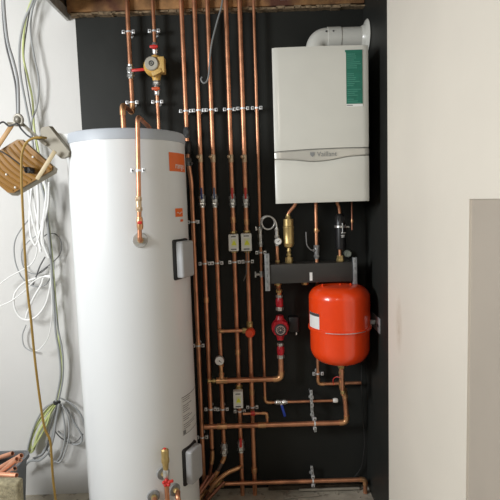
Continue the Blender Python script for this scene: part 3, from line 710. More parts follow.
b = MB(); b.lathe([(.009, zt(246)), (.011, zt(243)), (.009, zt(238))], (gx, yb, 0), (0, 0, 1), 12); b.nut((gx, yb, zt(236.5)), (0, 0, 1), .0115, .014); b.lathe([(.0075, zt(236)), (.0095, zt(233)), (.0075, zt(227.5))], (gx, yb, 0), (0, 0, 1), 12); b.nut((gx, yb, zt(230)), (0, 0, 1), .0105, .012); b.cyl((gx, yb, zt(242)), (gzc.x, yb - .013, gzc.z), .006, 10); b.build('check_fitting', CHROME, t)
yl = -.10
lc0 = P(268, 223, yl - .02); Rl = 6.1 * (2.6 + yl) / 500
st = V((PX[6], YP, zat(6, 229)))
pts = [st + V((0, 0, -.005)), st + V((.001, -.02, .02))]
for i in range(15):
    a = D(200) - D(360 + 130) * i / 14 * 1.0
    pts.append(lc0 + V((math.cos(a) * Rl, -.012 + i * .0016 - .02, math.sin(a) * Rl)))
pts = [st, P(260.3, 225, yl), P(261.5, 219, yl - .03), P(265, 216.3, yl - .035), P(269, 216.2, yl - .035), P(273, 218.5, yl - .035), P(274.5, 223, yl - .035), P(272.5, 227.6, yl - .035), P(268, 229.3, yl - .035), P(263.8, 227.6, yl - .035), P(261.8, 223, yl - .04), P(263.2, 218.8, yl - .05), P(267, 216.4, yl - .055), P(271.5, 217.2, yl - .055), P(275.3, 221, yb), P(277, 227.5, yb)]
b = MB(); path = spline(pts, 10); b.tube(path, .0042, 10); tag(b.build('braided_hose', mat('braided steel hose', (.62, .62, .60), .35, .7, var=.25, scale=220)), 'braided steel filling hose looped in a ring below the boiler corner', 'hose')
t = empty('filling_valve', 'chrome filling valve on the thin sixth pipe under the braided hose', 'valve', Q(6, 248))
b = MB()
for y, r, h in ((228, .0125, .018), (236, .0125, .018), (243.5, .0125, .018)): b.nut(Q(6, y), (0, 0, 1), r, h)
b.lathe([(.0098, -.05), (.0105, 0), (.0098, .05)], Q(6, 237), (0, 0, 1), 12); b.build('valve_body', CHROME, t)
b = MB(); c = Q(6, 228.5); b.cyl(c, c + V((-.018, -.012, 0)), .006, 8); b.box(c + V((-.021, -.013, 0)), (.008, .012, .020), bevel=.002); b.build('handle', CHROME, t)
t = empty('drain_tap', 'small chrome tap sticking out left of the thin sixth pipe beside the manifold', 'valve', Q(6, 274))
b = MB(); c = Q(6, 274); b.lathe([(.0098, -.016), (.012, 0), (.0098, .016)], c, (0, 0, 1), 12); b.cyl(c, c + V((-.028, -.008, 0)), .0065, 10); b.build('valve_body', CHROME, t)
b = MB(); b.box(c + V((-.031, -.009, 0)), (.007, .010, .030), bevel=.002); b.build('handle', CHROME, t)

# ------------------------------------------------------------------ red pump and lower pipework
yq = -.105
xq = P(280, 325, yq).x
qz = lambda y: P(280, y, yq).z
t = empty('heating_pump', 'red heating pump with dark dial hanging below the left of the manifold', 'pump', (xq, yq, qz(340)))
b = MB(); b.lathe([(.041, -.024), (.044, -.012), (.044, .014), (.038, .03)], (xq, yq - .002, qz(327)), (0, -1, 0), 30); b.lathe([(.017, -.066), (.019, -.05), (.028, -.03), (.028, .03), (.020, .05), (.018, .06)], (xq, yq, qz(327)), (0, 0, 1), 18)
for a in (45, 135, 225, 315): b.cyl((xq + .037 * math.cos(D(a)), yq - .01, qz(327) + .037 * math.sin(D(a))), (xq + .037 * math.cos(D(a)), yq - .036, qz(327) + .037 * math.sin(D(a))), .006, 8)
b.build('pump_body', REDP, t)
b = MB(); b.lathe([(.030, 0), (.030, .012), (.026, .016)], (xq, yq - .028, qz(328)), (0, -1, 0), 28); dl = b.build('dial', GREYB, t)
b = MB(); b.torus((xq, yq - .044, qz(328)), (0, 1, 0), .021, .0018, 24, 6)
for i in range(7):
    a = D(-30 + 40 * i); b.box((xq + .0145 * math.cos(a), yq - .0445, qz(328) + .0145 * math.sin(a)), (.007, .0015, .0018), Matrix.Rotation(-a, 3, 'Y'))
b.ball((xq, yq - .044, qz(328)), .005, 10); b.build('dial_marks', mat('pump dial print', (.45, .35, .3), .4), dl)
b = MB(); b.box((P(293.5, 327, yq + .03).x, yq + .035, qz(325.5)), (.052, .06, .078), bevel=.006); mo = b.build('motor_housing', PLASB, t)
b = MB(); b.box((P(296.5, 335, yq).x, yq + .0045, qz(334.5)), (.005, .0014, .012)); b.build('label_mark', WPLAS, mo)
def pump_valve(yc, lab):
    c = V((xq, yq, qz(yc))); t = empty('isolating_valve', lab, 'valve', c)
    b = MB(); b.nut(c + V((0, 0, .032)), (0, 0, 1), .017, .014); b.nut(c + V((0, 0, -.032)), (0, 0, 1), .019, .018); b.lathe([(.013, -.038), (.015, 0), (.013, .038)], c, (0, 0, 1), 14); b.build('valve_body', CHROME, t)
    b = MB(); b.lathe([(.015, -.022), (.0185, -.012), (.0185, .014), (.015, .024)], c, (0, 0, 1), 16); b.cyl(c, c + V((.002, -.026, 0)), .010, 12); b.box(c + V((.002, -.027, 0)), (.014, .008, .036), bevel=.003); b.build('red_sleeve', REDP, t)
pump_valve(302.5, 'red isolating valve directly above the red pump')
pump_valve(350.5, 'red isolating valve directly below the red pump')
tp = empty('copper_pipe', 'short brass-coloured pipe joining the manifold to the red pump', 'pipe', (xq, yq, qz(300)))
path, _ = fillet([V((xq, yq, qz(298))), V((xq, yq, qz(290))), V((P(278.3, 286, yb).x, yb, mzb - .015)), V((P(278.3, 286, yb).x, yb, mzb))], .012)
b = MB(); b.tube(path, .0115, 14); b.build('pipe_run', SOLDER, tp)
b = MB(); b.nut((xq, yq, qz(291)), (0, 0, 1), .016, .016); b.build('nut', BRASS, tp)
hl = P(222, 381.5, yq); hr = P(282.5, 378, yq)
zH = (hl.z + hr.z) / 2
h1 = pipe('thick copper pipe from the red pump turning left below the dial gauge', [V((xq, yq, qz(357))), V((xq, yq, zH)), V((PX[3] - .005, yq, zH))], r28, .03)
b = MB(); tx = PX[3] + .004
b.lathe([(r28 * 1.2, -.028), (r28 * 1.2, .028)], (tx, yq, zH), (1, 0, 0), 16); b.cyl((tx, yq, zH), (tx, yq, zH + .03), .0125, 14); b.build('tee', SOLDER, h1)
b = MB(); b.cyl((tx - .02, yq, zH), (P(208, 383, yq).x, yq, zH), .006, 10); b.nut((tx - .04, yq, zH), (1, 0, 0), .011, .014); b.nut((P(209, 383, yq).x, yq, zH), (1, 0, 0), .010, .012); b.build('drain_stub', BRASS, h1)
t = empty('dial_gauge', 'round white dial gauge above the left end of the thick copper pipe', 'gauge', (tx, yq, zH))
gp = P(219.6, 360.3, yq - .01)
b = MB(); b.cyl((tx, yq, zH + .02), (tx, yq, gp.z - .018), .009, 14); b.nut((tx, yq, gp.z - .030), (0, 0, 1), .0125, .016); b.nut((tx, yq, zH + .035), (0, 0, 1), .0135, .014); b.build('brass_stem', SOLDER, t)
b = MB(); b.lathe([(.023, 0), (.0245, .004), (.0245, .015), (.0215, .019)], (gp.x, yq - .002, gp.z), (0, -1, 0), 28); d = b.build('gauge_case', CHROME, t)
b = MB(); b.lathe([(.0215, 0), (.0215, .001)], (gp.x, yq - .0205, gp.z), (0, -1, 0), 28); b.build('dial', PAPER, d)
b = MB(); b.box((gp.x + .003, yq - .0225, gp.z - .003), (.016, .001, .0026), Matrix.Rotation(D(35), 3, 'Y')); b.ball((gp.x, yq - .0222, gp.z), .003, 8); b.build('needle', INK, d)
# orange bypass valve
yo = -.095
zo = P(249, 330.3, yo).z
bp = pipe('short copper pipe linking the third pipe to the orange valve', [V((PX[3], YP, zo)), V((PX[3], yo, zo)), V((PX[5] - .015, yo, zo))], .009, .012)
t = empty('bypass_valve', 'bypass valve with orange knob on the fifth tall pipe', 'valve', (PX[5], yo, zo))
b = MB(); b.lathe([(.014, -.04), (.017, -.03), (.017, .03), (.014, .04)], (PX[5], YP, zo), (0, 0, 1), 16); b.nut((PX[5] - .030, yo, zo), (1, 0, 0), .015, .016); b.lathe([(.012, -.03), (.014, -.01), (.014, .005)], (PX[5] - .008, yo, zo), (1, 0, 0), 14); b.box((PX[5], YP - .016, zo), (.026, .026, .024), bevel=.003); b.nut((PX[5] + .002, YP - .006, zo + .034), (0, 0, 1), .013, .010); b.build('valve_body', BRASS, t)
b = MB(); kc = V((PX[5] + .004, yo - .012, zo - .004)); b.lathe([(.019, 0), (.022, .006), (.022, .026), (.018, .032)], kc, (-.2, -1, -.1), 20)
for i in range(14):
    a = 2 * pi * i / 14; b.cyl(kc + V((.0215 * math.cos(a), -.006, .0215 * math.sin(a))), kc + V((.0215 * math.cos(a) - .004, -.026, .0215 * math.sin(a) - .002)), .003, 6)
b.build('knob', mat('orange knob', (.75, .07, .02), .4), t)
# H2 thick horizontal to the vessel
y2 = -.11
za = P(215, 427.5, y2); ze = P(347, 421.5, y2); z2 = (za.z + ze.z) / 2
vj = P(342.5, 384, -.13); vt = P(341.5, 366, -.19)
h2 = pipe('long thick copper pipe running right and rising up to the red vessel', [V((P(204, 428, y2).x, y2, z2)), V((ze.x, y2, z2)), V((P(344.5, 390, -.12).x, -.12, P(344.5, 390, -.12).z)), V((vt.x, -.19, vj.z)), V((vt.x, -.19, P(341.5, 361, -.19).z))], .0128, .028)
coupling(h2, V((P(222, 427, y2).x, y2, z2)), (1, 0, 0), .0155, .05)
coupling(h2, V((P(262, 425, y2).x, y2, z2)), (1, 0, 0), .015, .04)
b = MB(); c = V((vt.x, -.19, P(341.5, 366.5, -.19).z)); b.nut(c, (0, 0, 1), .017, .018); b.nut(c + V((0, 0, -.03)), (0, 0, 1), .015, .012); b.build('vessel_union', BRASS, h2)
dr = pipe('short drain tail hanging under the red vessel', [V((vt.x - .002, -.222, P(341.5, 369, -.22).z)), V((vt.x - .002, -.222, P(342, 395, -.22).z))], .0075)
b = MB(); b.nut((vt.x - .002, -.222, P(342, 392, -.22).z), (0, 0, 1), .0105, .016); b.cyl((vt.x - .002, -.222, P(341.5, 371, -.22).z), (vt.x, -.19, P(341.5, 371, -.22).z), .007, 10); b.build('drain_nut', BRASS, dr)
cable('small red cap strap looped beside the drain tail of the red vessel', [P(334, 385, -.2), P(333, 380, -.21), P(336, 377, -.22), P(340, 377.5, -.23)], .0018, REDV, 'strap', 'cap_strap')
# left leg from manifold past vessel
y5 = -.052
l0 = P(318, 372, y5)
h5 = pipe('copper pipe coming down behind the red vessel and turning right to the black wall', [V((l0.x, -.112, mzb + .004)), V((l0.x, -.112, mzb - .006)), V((l0.x, y5, mzb - .05)), V((l0.x, y5, P(318, 384, y5).z)), V((P(361, 383, y5).x, y5, P(318, 384, y5).z))], .0088, .02)
clip(V((l0.x, y5, P(318, 373.5, y5).z)), .0088, (0, 0, 1), 'zinc clip on the pipe just under the left of the red vessel', 'pipe clips under the vessel')
lever_valve(V((P(281, 402.5, YP).x, YP, e6.z)), r15, (1, 0, 0), BLUE, 'small valve with bright blue lever slanting down on the thin level pipe', lever=(.26, 0, -1), L=.075, lw=.013, start=-.002)
# clips with slotted strips on the level pipes
def strip(p0, p1, label, yy):
    p0, p1 = V(p0), V(p1); d = p1 - p0; rot = Matrix((d.normalized().cross(V((0, 1, 0))) * 1, V((0, 1, 0)), d.normalized())).transposed()
    t = empty('slotted_strip', label, 'bracket', p1)
    b = MB(); b.box((p0 + p1) / 2, (.014, .004, d.length), rot, .001); b.build('strip', ZINC, t)
    b = MB(); n = max(2, int(d.length / .022))
    for i in range(n): b.box(p0 + d * ((i + .5) / n) + V((0, -.0022, 0)), (.006, .0008, .012), rot)
    b.build('slots', MATS['slot shade'], t)
    b = MB(); b.cyl(p0 + d * .25, V(((p0 + d * .25).x, 0, (p0 + d * .25).z)), .004, 8); b.build('wall_stud', ZINC, t)
strip(P(311, 390, -.085), P(312, 411, -.085), 'galvanised slotted strip behind the clip on the thin level pipe', -.085)
strip(P(312, 411, -.078), P(315.5, 432, -.078), 'slanting galvanised strip holding the thick level pipe', -.078)
strip(P(311.5, 466, -.05), P(314, 485, -.05), 'galvanised slotted strip holding the lowest level pipe', -.05)
clip(V((P(312, 400.5, YP).x, YP, e6.z)), r15, (1, 0, 0), 'zinc clip on the thin level pipe near its white cap', 'pipe clips under the vessel')
clip(V((P(314.7, 423, y2).x, y2, z2)), .0128, (1, 0, 0), 'zinc clip on the thick level pipe below the vessel', 'pipe clips under the vessel')
# H4 lowest pipe
y4 = -.085
w0 = P(222, 483.3, y4); w1 = P(366, 479.8, y4); z4 = (w0.z + w1.z) / 2
h4 = pipe('lowest level copper pipe running just above the floor to the right corner', [V((P(214, 486, y4).x, y4, z4)), V((XR - .03, y4, z4)), V((XR - .03, y4, .004))], .0112, .018)
clip(V((P(313, 483, y4).x, y4, z4)), .0112, (1, 0, 0), 'zinc clip on the lowest level pipe near the floor', 'pipe clips under the vessel')
coupling(h4, V((P(219, 485.5, y4).x, y4, z4)), (1, 0, 0), .018, .05, BRASS, 'brass_union')
pipe('pale dusty pipe lying along the floor under the lowest copper pipe', [V((P(300, 491, -.10).x, -.055, .012)), V((XR - .055, -.055, .012))], .0075, m=PALE)
# small red ringed link
k0 = P(251, 413.5, -.095); k1 = P(267, 412.5, -.095)
h6 = pipe('short copper link with red ring bending down behind the thick level pipe', [V((P(243, 414, -.095).x, -.095, k0.z)), V((k1.x, -.095, k0.z)), V((k1.x, -.095, P(268, 424, -.095).z))], .0076, .016)
b = MB(); b.nut((k0.x + .01, -.095, k0.z), (1, 0, 0), .0115, .022); plabel(b.build('red_ring', REDV, h6), 'red plastic ring')
# bottom valves on pipes 3 and 4
lever_valve(Q(3, 449), r22, (0, 0, 1), ZINC, 'chrome valve low on the third pipe above its bend to the left', L=.03)
lever_valve(Q(4, 446), r22, (0, 0, 1), REDV, 'valve with short red lever low on the fourth tall pipe', L=.05, start=.004, lw=.014)
pipe('copper pipe bending from the foot of the third pipe down to the left floor', [Q(3, 452), Q(3, 458), P(214, 478, -.085), P(203, 494, -.09), P(198, 502, -.12)], r22 * .9, .03, m=mat('blackened copper', (.16, .12, .10), .5, .6, var=.3, scale=20))
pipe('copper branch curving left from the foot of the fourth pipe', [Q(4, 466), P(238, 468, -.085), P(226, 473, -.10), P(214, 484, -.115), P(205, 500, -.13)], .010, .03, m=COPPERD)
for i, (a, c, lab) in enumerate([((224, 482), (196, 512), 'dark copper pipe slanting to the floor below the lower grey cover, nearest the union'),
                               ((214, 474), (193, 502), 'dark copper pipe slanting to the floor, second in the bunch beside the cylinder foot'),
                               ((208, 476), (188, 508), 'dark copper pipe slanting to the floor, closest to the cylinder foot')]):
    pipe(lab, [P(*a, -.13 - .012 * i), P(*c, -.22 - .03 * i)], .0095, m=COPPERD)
# second-pipe foot
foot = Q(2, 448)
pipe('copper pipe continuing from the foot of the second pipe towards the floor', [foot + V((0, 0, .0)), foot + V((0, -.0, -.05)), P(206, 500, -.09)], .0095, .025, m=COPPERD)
# black wire by corner
cable('thin black wire hanging down the corner right of the red vessel', [P(361.5, 365, -.02), P(361.5, 385, -.03), P(362.3, 405, -.025), P(364.5, 440, -.03), P(363.5, 455, -.03), P(361, 468, -.02), P(352, 480, -.02)], .0028, BCAB)
# floor cables
cable('thin pale cable lying on the floor, nearest the lowest pipe', [V((P(270, 499, -.2).x, -.30, .008)), V((.10, -.18, .008)), V((.17, -.12, .008)), V((.33, -.10, .008))], .004, PALE)
cable('thin dark cable lying on the floor beside the pale one', [V((.02, -.34, .006)), V((.085, -.22, .006)), V((.15, -.15, .006)), V((.21, -.135, .006))], .004, DCAB)

# ------------------------------------------------------------------ expansion vessel
vc = P(340, 322, -.19); VX, VY = vc.x - .004, -.20
zt_, zbm = P(340, 286.6, VY - .06).z, P(341, 364, VY - .05).z
VR = .148
vs = empty('expansion_vessel', 'bright red round expansion vessel with white sticker below the manifold', 'expansion vessel', (VX, VY, zbm))
zs = P(340, 334, VY - VR).z
def dome(R, zflat, zedge, k=10):
    out = []; h = abs(zedge - zflat)
    for i in range(k + 1):
        a = pi / 2 * i / k; out.append((R - .075 + .075 * math.sin(a), zflat + (zedge - zflat) * (1 - math.cos(a))))
    return out
up = [(1e-4, zt_ + .006), (VR * .3, zt_ + .004)] + dome(VR, zt_, zt_ - .06) + [(VR, zs + .004)]
b = MB(); b.lathe(up, (VX, VY, 0), n=64); b.build('upper_shell', RED, vs)
lo = [(VR - .004, zs - .004)] + dome(VR - .004, zbm, zbm + .075)[::-1] + [(VR * .25, zbm - .005), (1e-4, zbm - .006)]
b = MB(); b.lathe(lo, (VX, VY, 0), n=64); b.build('lower_shell', RED, vs)
b = MB(); b.lathe([(VR - .002, -.008), (VR + .005, -.006), (VR + .006, 0), (VR + .005, .006), (VR - .002, .008)], (VX, VY, zs), n=64); rim = b.build('seam_rim', RED, vs)
b = MB()
b.grid(lambda u, v: V((VX + (VR + .0066) * math.sin(D(-35 + 75 * u)), VY - (VR + .0066) * math.cos(D(-35 + 75 * u)), zs - .0016 + .0032 * v)), 24, 1)
plabel(b.build('bare_seam', ZINC, rim), 'scuffed bare metal line along the seam')
def vpatch(b, a0, a1, z0, z1, R): b.grid(lambda u, v: V((VX + R * math.sin(a0 + (a1 - a0) * u), VY - R * math.cos(a0 + (a1 - a0) * u), z0 + (z1 - z0) * v)), 10, 1)
zl1, zl0 = P(313, 314.5, VY - .1).z, P(313, 330, VY - .1).z
b = MB(); vpatch(b, D(-82), D(-49), zl0, zl1, VR + .0012); sk = b.build('sticker', PAPER, vs)
b = MB(); vpatch(b, D(-82), D(-49), zl1 - .014, zl1, VR + .002); 
b.build('sticker_header', INK, sk)
for dx in (-.085, 0, .05):
    b = MB(); b.cyl((VX + dx, VY - .03, zt_ - .012), (VX + dx, VY - .03, zt_ + .010), .004, 8); b.build('top_stud', RED, vs)
b = MB(); b.lathe([(.016, -.03), (.018, 0)], (VX, VY, zbm + .004), (0, 0, 1), 18); b.build('connection', BRASS, vs)
# bracket on the right wall
bz1, bz0 = P(375, 316.5, -.25).z, P(375, 331.5, -.25).z
t = empty('vessel_bracket', 'galvanised slotted bracket on the right black wall beside the red vessel', 'bracket', (XR - .002, -.23, bz0))
b = MB(); b.box((XR - .0025, -.205, (bz0 + bz1) / 2), (.004, .19, bz1 - bz0), bevel=.001); b.build('bracket_plate', ZINC, t)
for dy in (-.265, -.215):
    b = MB(); b.box((XR - .0048, dy, (bz0 + bz1) / 2 - .004), (.0008, .03, .014)); b.build('slot', GASKET, t)
b = MB(); b.box(((VX + VR + XR) / 2 - .012, VY, (bz0 + bz1) / 2), (XR - VX - VR + .018, .03, .02)); b.build('bracket_arm', ZINC, t)

# ------------------------------------------------------------------ left side: floodlights and cables
YL = -.50
fl = empty('work_floodlight', 'hanging work floodlight with brown finned head and grey head', 'floodlight', P(20, 195, YL))
A, B, C = P(20.5, 137, YL - .02), P(56.5, 168.5, YL - .01), P(10.5, 195.5, YL + .03)
Dp = A + (C - B)
def bil(u, v): return A + (B - A) * u + (Dp - A) * v
nrm = (B - A).cross(Dp - A).normalized()
if nrm.y > 0: nrm = -nrm
ct = .075
octo = [(ct, 0), (1 - ct, 0), (1, ct), (1, 1 - ct), (1 - ct, 1), (ct, 1), (0, 1 - ct), (0, ct)]
b = MB(); b.prism([bil(u, v) - nrm * .004 for u, v in octo], -nrm * .020 + V((.004, 0, -.014))); b.build('housing', LAMPG, fl)
b = MB(); b.prism([bil(.5 + (u - .5) * .97, .5 + (v - .5) * .97) - nrm * .006 for u, v in octo], nrm * .010)
hs = b.build('heat_sink', LAMPB, fl)
b = MB()
for i in range(9):
    v0 = .10 + .8 * i / 8
    pts = [bil(.06 + .88 * k / 12, min(.97, v0 + .05 * math.sin(pi * k / 12) - .02)) + nrm * .006 for k in range(13)]
    b.tube([p - nrm * .0040 for p in pts], .0056, 8)
b.build('fin', LAMPB, hs)
for u, v in ((.06, .82), (.55, .72), (.52, .12), (.9, .8)):
    b = MB(); b.ball(bil(u, v) + nrm * .006, .005, 10); b.build('screw', WPLAS, hs)
gl_ = P(27.5, 170, YL - .05)
b = MB(); b.cyl(gl_ + V((0, .04, 0)), gl_ + V((0, -.004, 0)), .013, 14); b.nut(gl_ + V((0, 0, 0)), (0, 1, 0), .0145, .012); b.build('cable_gland', GASKET, hs)
# second head
o2 = [(40.5, 129), (42, 127.3), (48.7, 126), (69, 151.5), (67.6, 156), (61.5, 158.8), (40.5, 141)]
b = MB(); b.prism([P(x, y, YL - .02) for x, y in o2], (.006, .028, .002)); b.build('second_housing', LAMPG, fl)
b = MB(); b.prism([P(x, y, YL + .008) for x, y in ((54, 132.5), (71, 134.5), (68.6, 150), (64, 147))], (.004, .010, 0)); b.build('lamp_glass', GLASS, fl)
def bar(p0, p1, w, th, name, m, par):
    p0, p1 = V(p0), V(p1); d = (p1 - p0); z = d.normalized(); y = V((0, 1, 0)); y = (y - z * y.dot(z)).normalized(); x = y.cross(z)
    b = MB(); b.box((p0 + p1) / 2, (w, th, d.length), Matrix((x, y, z)).transposed(), .001); return b.build(name, m, par)
bar(P(55, 151, YL - .045), P(37, 179.5, YL - .04), .017, .004, 'right_arm', ARM, fl)
bar(P(12, 125, YL - .04), P(-4, 149, YL - .03), .018, .004, 'left_arm', ARMO, fl)
bar(P(7, 124, YL - .04), P(22, 124.5, YL - .04), .016, .004, 'top_bracket', LAMPG, fl)
bar(P(19, 121, YL - .04), P(46, 145, YL - .03), .013, .004, 'cross_bracket', LAMPG, fl)
b = MB(); b.torus(P(18.5, 120, YL - .05), (.3, 1, .1), .020, .006, 24, 8); b.ball(P(18.5, 119.5, YL - .05), .014, 12); b.build('hanging_ring', mat('worn grey metal', (.27, .25, .21), .5, .4, var=.3, scale=60), fl)
b = MB(); b.tube(spline([P(-4, 126, YL - .06), P(3, 122, YL - .06), P(9, 126, YL - .06), P(17, 124, YL - .065), P(22, 130, YL - .06), P(29, 136.5, YL - .06), P(38, 139, YL - .06), P(47, 137.5, YL - .045)]), .0035, 8); b.build('lamp_lead', BCAB, fl)
b = MB(); b.tube(spline([P(-4, 149, YL - .05), P(4, 153, YL - .055), P(13, 159, YL - .055), P(22, 166, YL - .055), P(27, 170, YL - .055)]), .003, 8); b.build('thin_lead', BCAB, fl)

def pc(lst, Y): return [P(x, y, (Y if len(q_) == 0 else q_[0])) for x, y, *q_ in lst]
YW = -.03
cable('mustard yellow cable hanging from the floodlight down to the floor', pc([(46, 138, YL - .05), (41, 137.6), (34, 138), (27, 142), (23, 150), (21.5, 160), (21.7, 185), (23, 215), (25, 255), (27.5, 290), (31, 320), (35, 360), (40, 400), (44.5, 427), (50, 440), (51.5, 455), (53, 478), (56, 502)], YL - .07), .0052, TCAB)
cable('thick grey cable from the ceiling to the ring of the floodlight', pc([(3.5, -52), (3.5, -6), (5, 20), (8, 43), (13.5, 62), (17.5, 80), (18.5, 100), (18.5, 117)], YL - .04), .0062, GCAB)
cable('darker grey cable beside the thick one above the floodlight', pc([(2.2, -52), (2.2, -6), (3.2, 20), (6, 45), (11, 65), (15.5, 85), (16.8, 105), (17, 116)], YL - .03), .004, DCAB)
cable('grey cable bowing left from the ceiling and down behind the floodlight', pc([(49, -34), (36, -6), (30, 8), (24.5, 20), (20.5, 38), (19.3, 55), (20.5, 75), (25, 100), (30.5, 128), (36, 165), (44, 195), (46.5, 215), (50, 250), (53, 290), (55.5, 330), (59, 352), (60.5, 375), (56, 401)], YW - .05), .0058, GCAB)
cable('green and yellow earth cable running the whole height of the white wall', pc([(48, -34), (35, -6), (28, 10), (24.3, 30), (23.2, 55), (28, 78), (32.5, 100), (34.5, 130), (42, 170), (47.5, 212), (52, 255), (55.5, 300), (59.5, 345), (62, 368), (58, 401)], YW - .012), .0052, YGCAB)
cable('grey cable bowing right beside the cut ceiling edge', pc([(51, -34), (38, -6), (32, 12), (30.8, 35), (35, 60), (38.8, 80), (37.3, 105), (31.5, 126), (36, 165), (46, 205), (51, 250), (54, 290), (57.5, 325), (62.5, 352), (62.8, 378), (58.5, 401)], YW - .015), .0045, GCAB)
cable('thin dark grey cable among the cables at the top of the white wall', pc([(47, -34), (34, -6), (29.5, 12), (26.5, 30), (24, 50), (24.5, 68), (28, 92), (33, 122), (38, 160), (42, 190)], YW), .0032, DCAB)
GW = 'white cables hanging below the floodlight'
whites = [
 ('white cable sweeping from behind the floodlight into a big low loop', [(31, 178), (34, 200), (37.5, 220), (43, 238), (49, 252), (51.5, 268), (50, 287), (46, 303), (38, 315), (28, 320), (19, 316), (14, 305), (15, 293), (24, 283), (36, 278)], .005),
 ('white cable hanging straight with its cut end pointing down', [(37, 178), (38.5, 205), (38, 225), (39.5, 243), (41, 252)], .0072),
 ('white cable doubling back in a narrow bend under the floodlight', [(46, 178), (47, 198), (44, 215), (40, 232), (35.5, 245), (31, 236), (29.5, 220), (31, 195), (33, 178)], .0052),
 ('white cable crossing the others and hanging nearest the cylinder', [(44, 180), (46.5, 195), (43.5, 222), (42, 240), (44, 246)], .0078),
 ('thin white cable running out to the left edge above another', [(0, 284), (10, 276.5), (24, 269), (33, 262), (37, 251), (35, 244), (29, 238)], .003),
 ('thin white cable running out to the left edge below another', [(0, 306), (12, 300.5), (24, 291), (33, 282), (42, 277), (50, 277.5)], .003),
 ('white cable slanting right beside the mustard cable under the floodlight', [(28, 185), (30, 205), (33, 222), (37, 236), (41, 249)], .0055),
 ('white cable sagging between the floodlight and the grey loops', [(49, 182), (48, 205), (43, 228), (44, 245), (49, 258)], .0055),
 ('short thick white cable end hanging in front of the low loop', [(50, 276), (44, 277), (41, 285), (33.5, 298), (27.5, 312), (26, 318)], .0055),
 ('white cable hanging far down beside the mustard cable', [(50, 270), (51, 285), (52, 310), (49, 335), (41, 348), (35, 351)], .0026),
]
for i, (lab, pts, r) in enumerate(whites): cable(lab, pc(pts, YW - .045 - .006 * (i % 4)), r, WCAB, group=GW)
cable('grey cable making a wide loop behind the mustard cable', pc([(30, 218), (22, 228), (16, 238), (14, 250), (16.5, 266), (24, 280), (35, 286.5), (46, 284), (53, 272), (54, 262)], YW - .012), .0034, GCAB)
cable('grey cable loop bulging right towards the cylinder', pc([(43, 237), (49, 233.5), (57, 235), (61.5, 244), (60, 254), (53, 262), (44, 269), (36, 276), (32, 286)], YW - .006), .0026, DCAB)
cable('dark grey cut cable end crossing the loops', pc([(45, 257), (40, 266), (36, 277), (33, 285)], YW - .02), .004, DCAB)
cable('thin grey cable arc left of the white loops', pc([(36, 236), (27, 243), (21.5, 253), (23, 266), (30, 273), (40, 273), (48, 267)], YW), .0026, GCAB)
cable('grey cable hanging in a low arc beside the mustard cable', pc([(26, 325), (22.5, 335), (24, 346), (31, 351), (36, 352)], YW), .0034, mat('pale grey cable', (.42, .43, .43)))
# tie and coils
b = MB(); b.torus(P(57, 402, YW - .03), (.15, .1, 1), .014, .006, 20, 8); b.torus(P(57, 403.5, YW - .03), (.1, .1, 1), .013, .005, 20, 8); tag(b.build('cable_tie', BCAB), 'black tie gathering the coiled cables low on the white wall', 'cable tie')
coils = [
 ('bright green and yellow coil hanging left of the black tie', [(57, 402), (48, 409), (40, 420), (33, 434), (29.5, 446), (30.5, 452), (34, 448), (38, 434), (46, 420), (54, 407), (58, 402)], .0075, YGCAB),
 ('second green and yellow loop inside the first coil', [(58, 402), (51, 412), (47, 424), (40, 437), (33, 448), (31, 442), (36, 428), (46, 414), (56, 402)], .0045, YGCAB),
 ('outermost grey loop left of the black tie', [(56, 401), (45, 408), (37, 420), (31, 436), (27, 452), (25, 464), (21, 470)], .0052, GCAB),
 ('grey loop running left into the tub of copper offcuts', [(58, 404), (55, 422), (51, 440), (44, 452), (34, 459), (25, 464), (18, 470)], .0055, GCAB),
 ('thick grey loop hanging straight below the black tie', [(59, 404), (56, 420), (53.5, 437), (49, 451), (40, 460), (30, 461), (25, 466)], .006, GCAB),
 ('grey loop reaching the cylinder edge, upper one', [(60, 398), (68, 401.5), (76, 408), (82, 417), (85, 428)], .0042, GCAB),
 ('grey loop reaching the cylinder edge and folding back low', [(61, 404), (68, 411), (75, 424), (82, 436), (80.5, 443), (73, 444), (66, 438), (58, 431)], .0048, GCAB),
 ('narrow grey loop hanging lowest below the black tie', [(60, 404), (64, 420), (65, 438), (61, 455), (55, 462), (50, 456), (46, 448), (41, 456)], .0044, GCAB),
 ('grey loop just right of the lowest loop', [(62, 404), (68, 418), (69, 436), (65, 452), (60, 462), (54, 461)], .004, mat('pale grey cable', (.42, .43, .43))),
 ('dark grey loop crossing behind the mustard cable', [(57, 405), (50, 428), (47, 446), (42, 455), (33, 458)], .004, DCAB),
 ('dark grey cable from the loops across towards the cylinder', [(53, 428), (60, 437), (70, 443), (77, 441), (83, 434)], .003, DCAB),
]
for i, (lab, pts, r, m) in enumerate(coils): cable(lab, pc(pts, YW - .012 - .009 * (i % 5)), r, m, group='coiled cables under the black tie')

# ------------------------------------------------------------------ tub of offcuts bottom left
YT = -.48
c0 = P(-2, 452, YT + .12)
zr = P(10, 452, YT + .12).z
x1 = P(17.5, 470, YT).x; x0 = x1 - .36
t = empty('storage_tub', 'dark grey tub holding copper offcuts at the bottom left', 'tub', ((x0 + x1) / 2, YT, 0))
b = MB()
def rr(cx, cy, hx, hy, z, r=.04, n=6):
    o = []
    for sx, sy, a0 in ((1, 1, 0), (-1, 1, 90), (-1, -1, 180), (1, -1, 270)):
        for i in range(n + 1):
            a = D(a0 + 90 * i / n); o.append(V((cx + sx * (hx - r) + r * math.cos(a), cy + sy * (hy - r) + r * math.sin(a), z)))
    return o
tc = ((x0 + x1) / 2, YT)
rings = [rr(*tc, .15, .10, .0), rr(*tc, .18, .125, zr - .02), rr(*tc, .19, .133, zr - .018), rr(*tc, .19, .133, zr), rr(*tc, .176, .120, zr), rr(*tc, .146, .095, .008)]
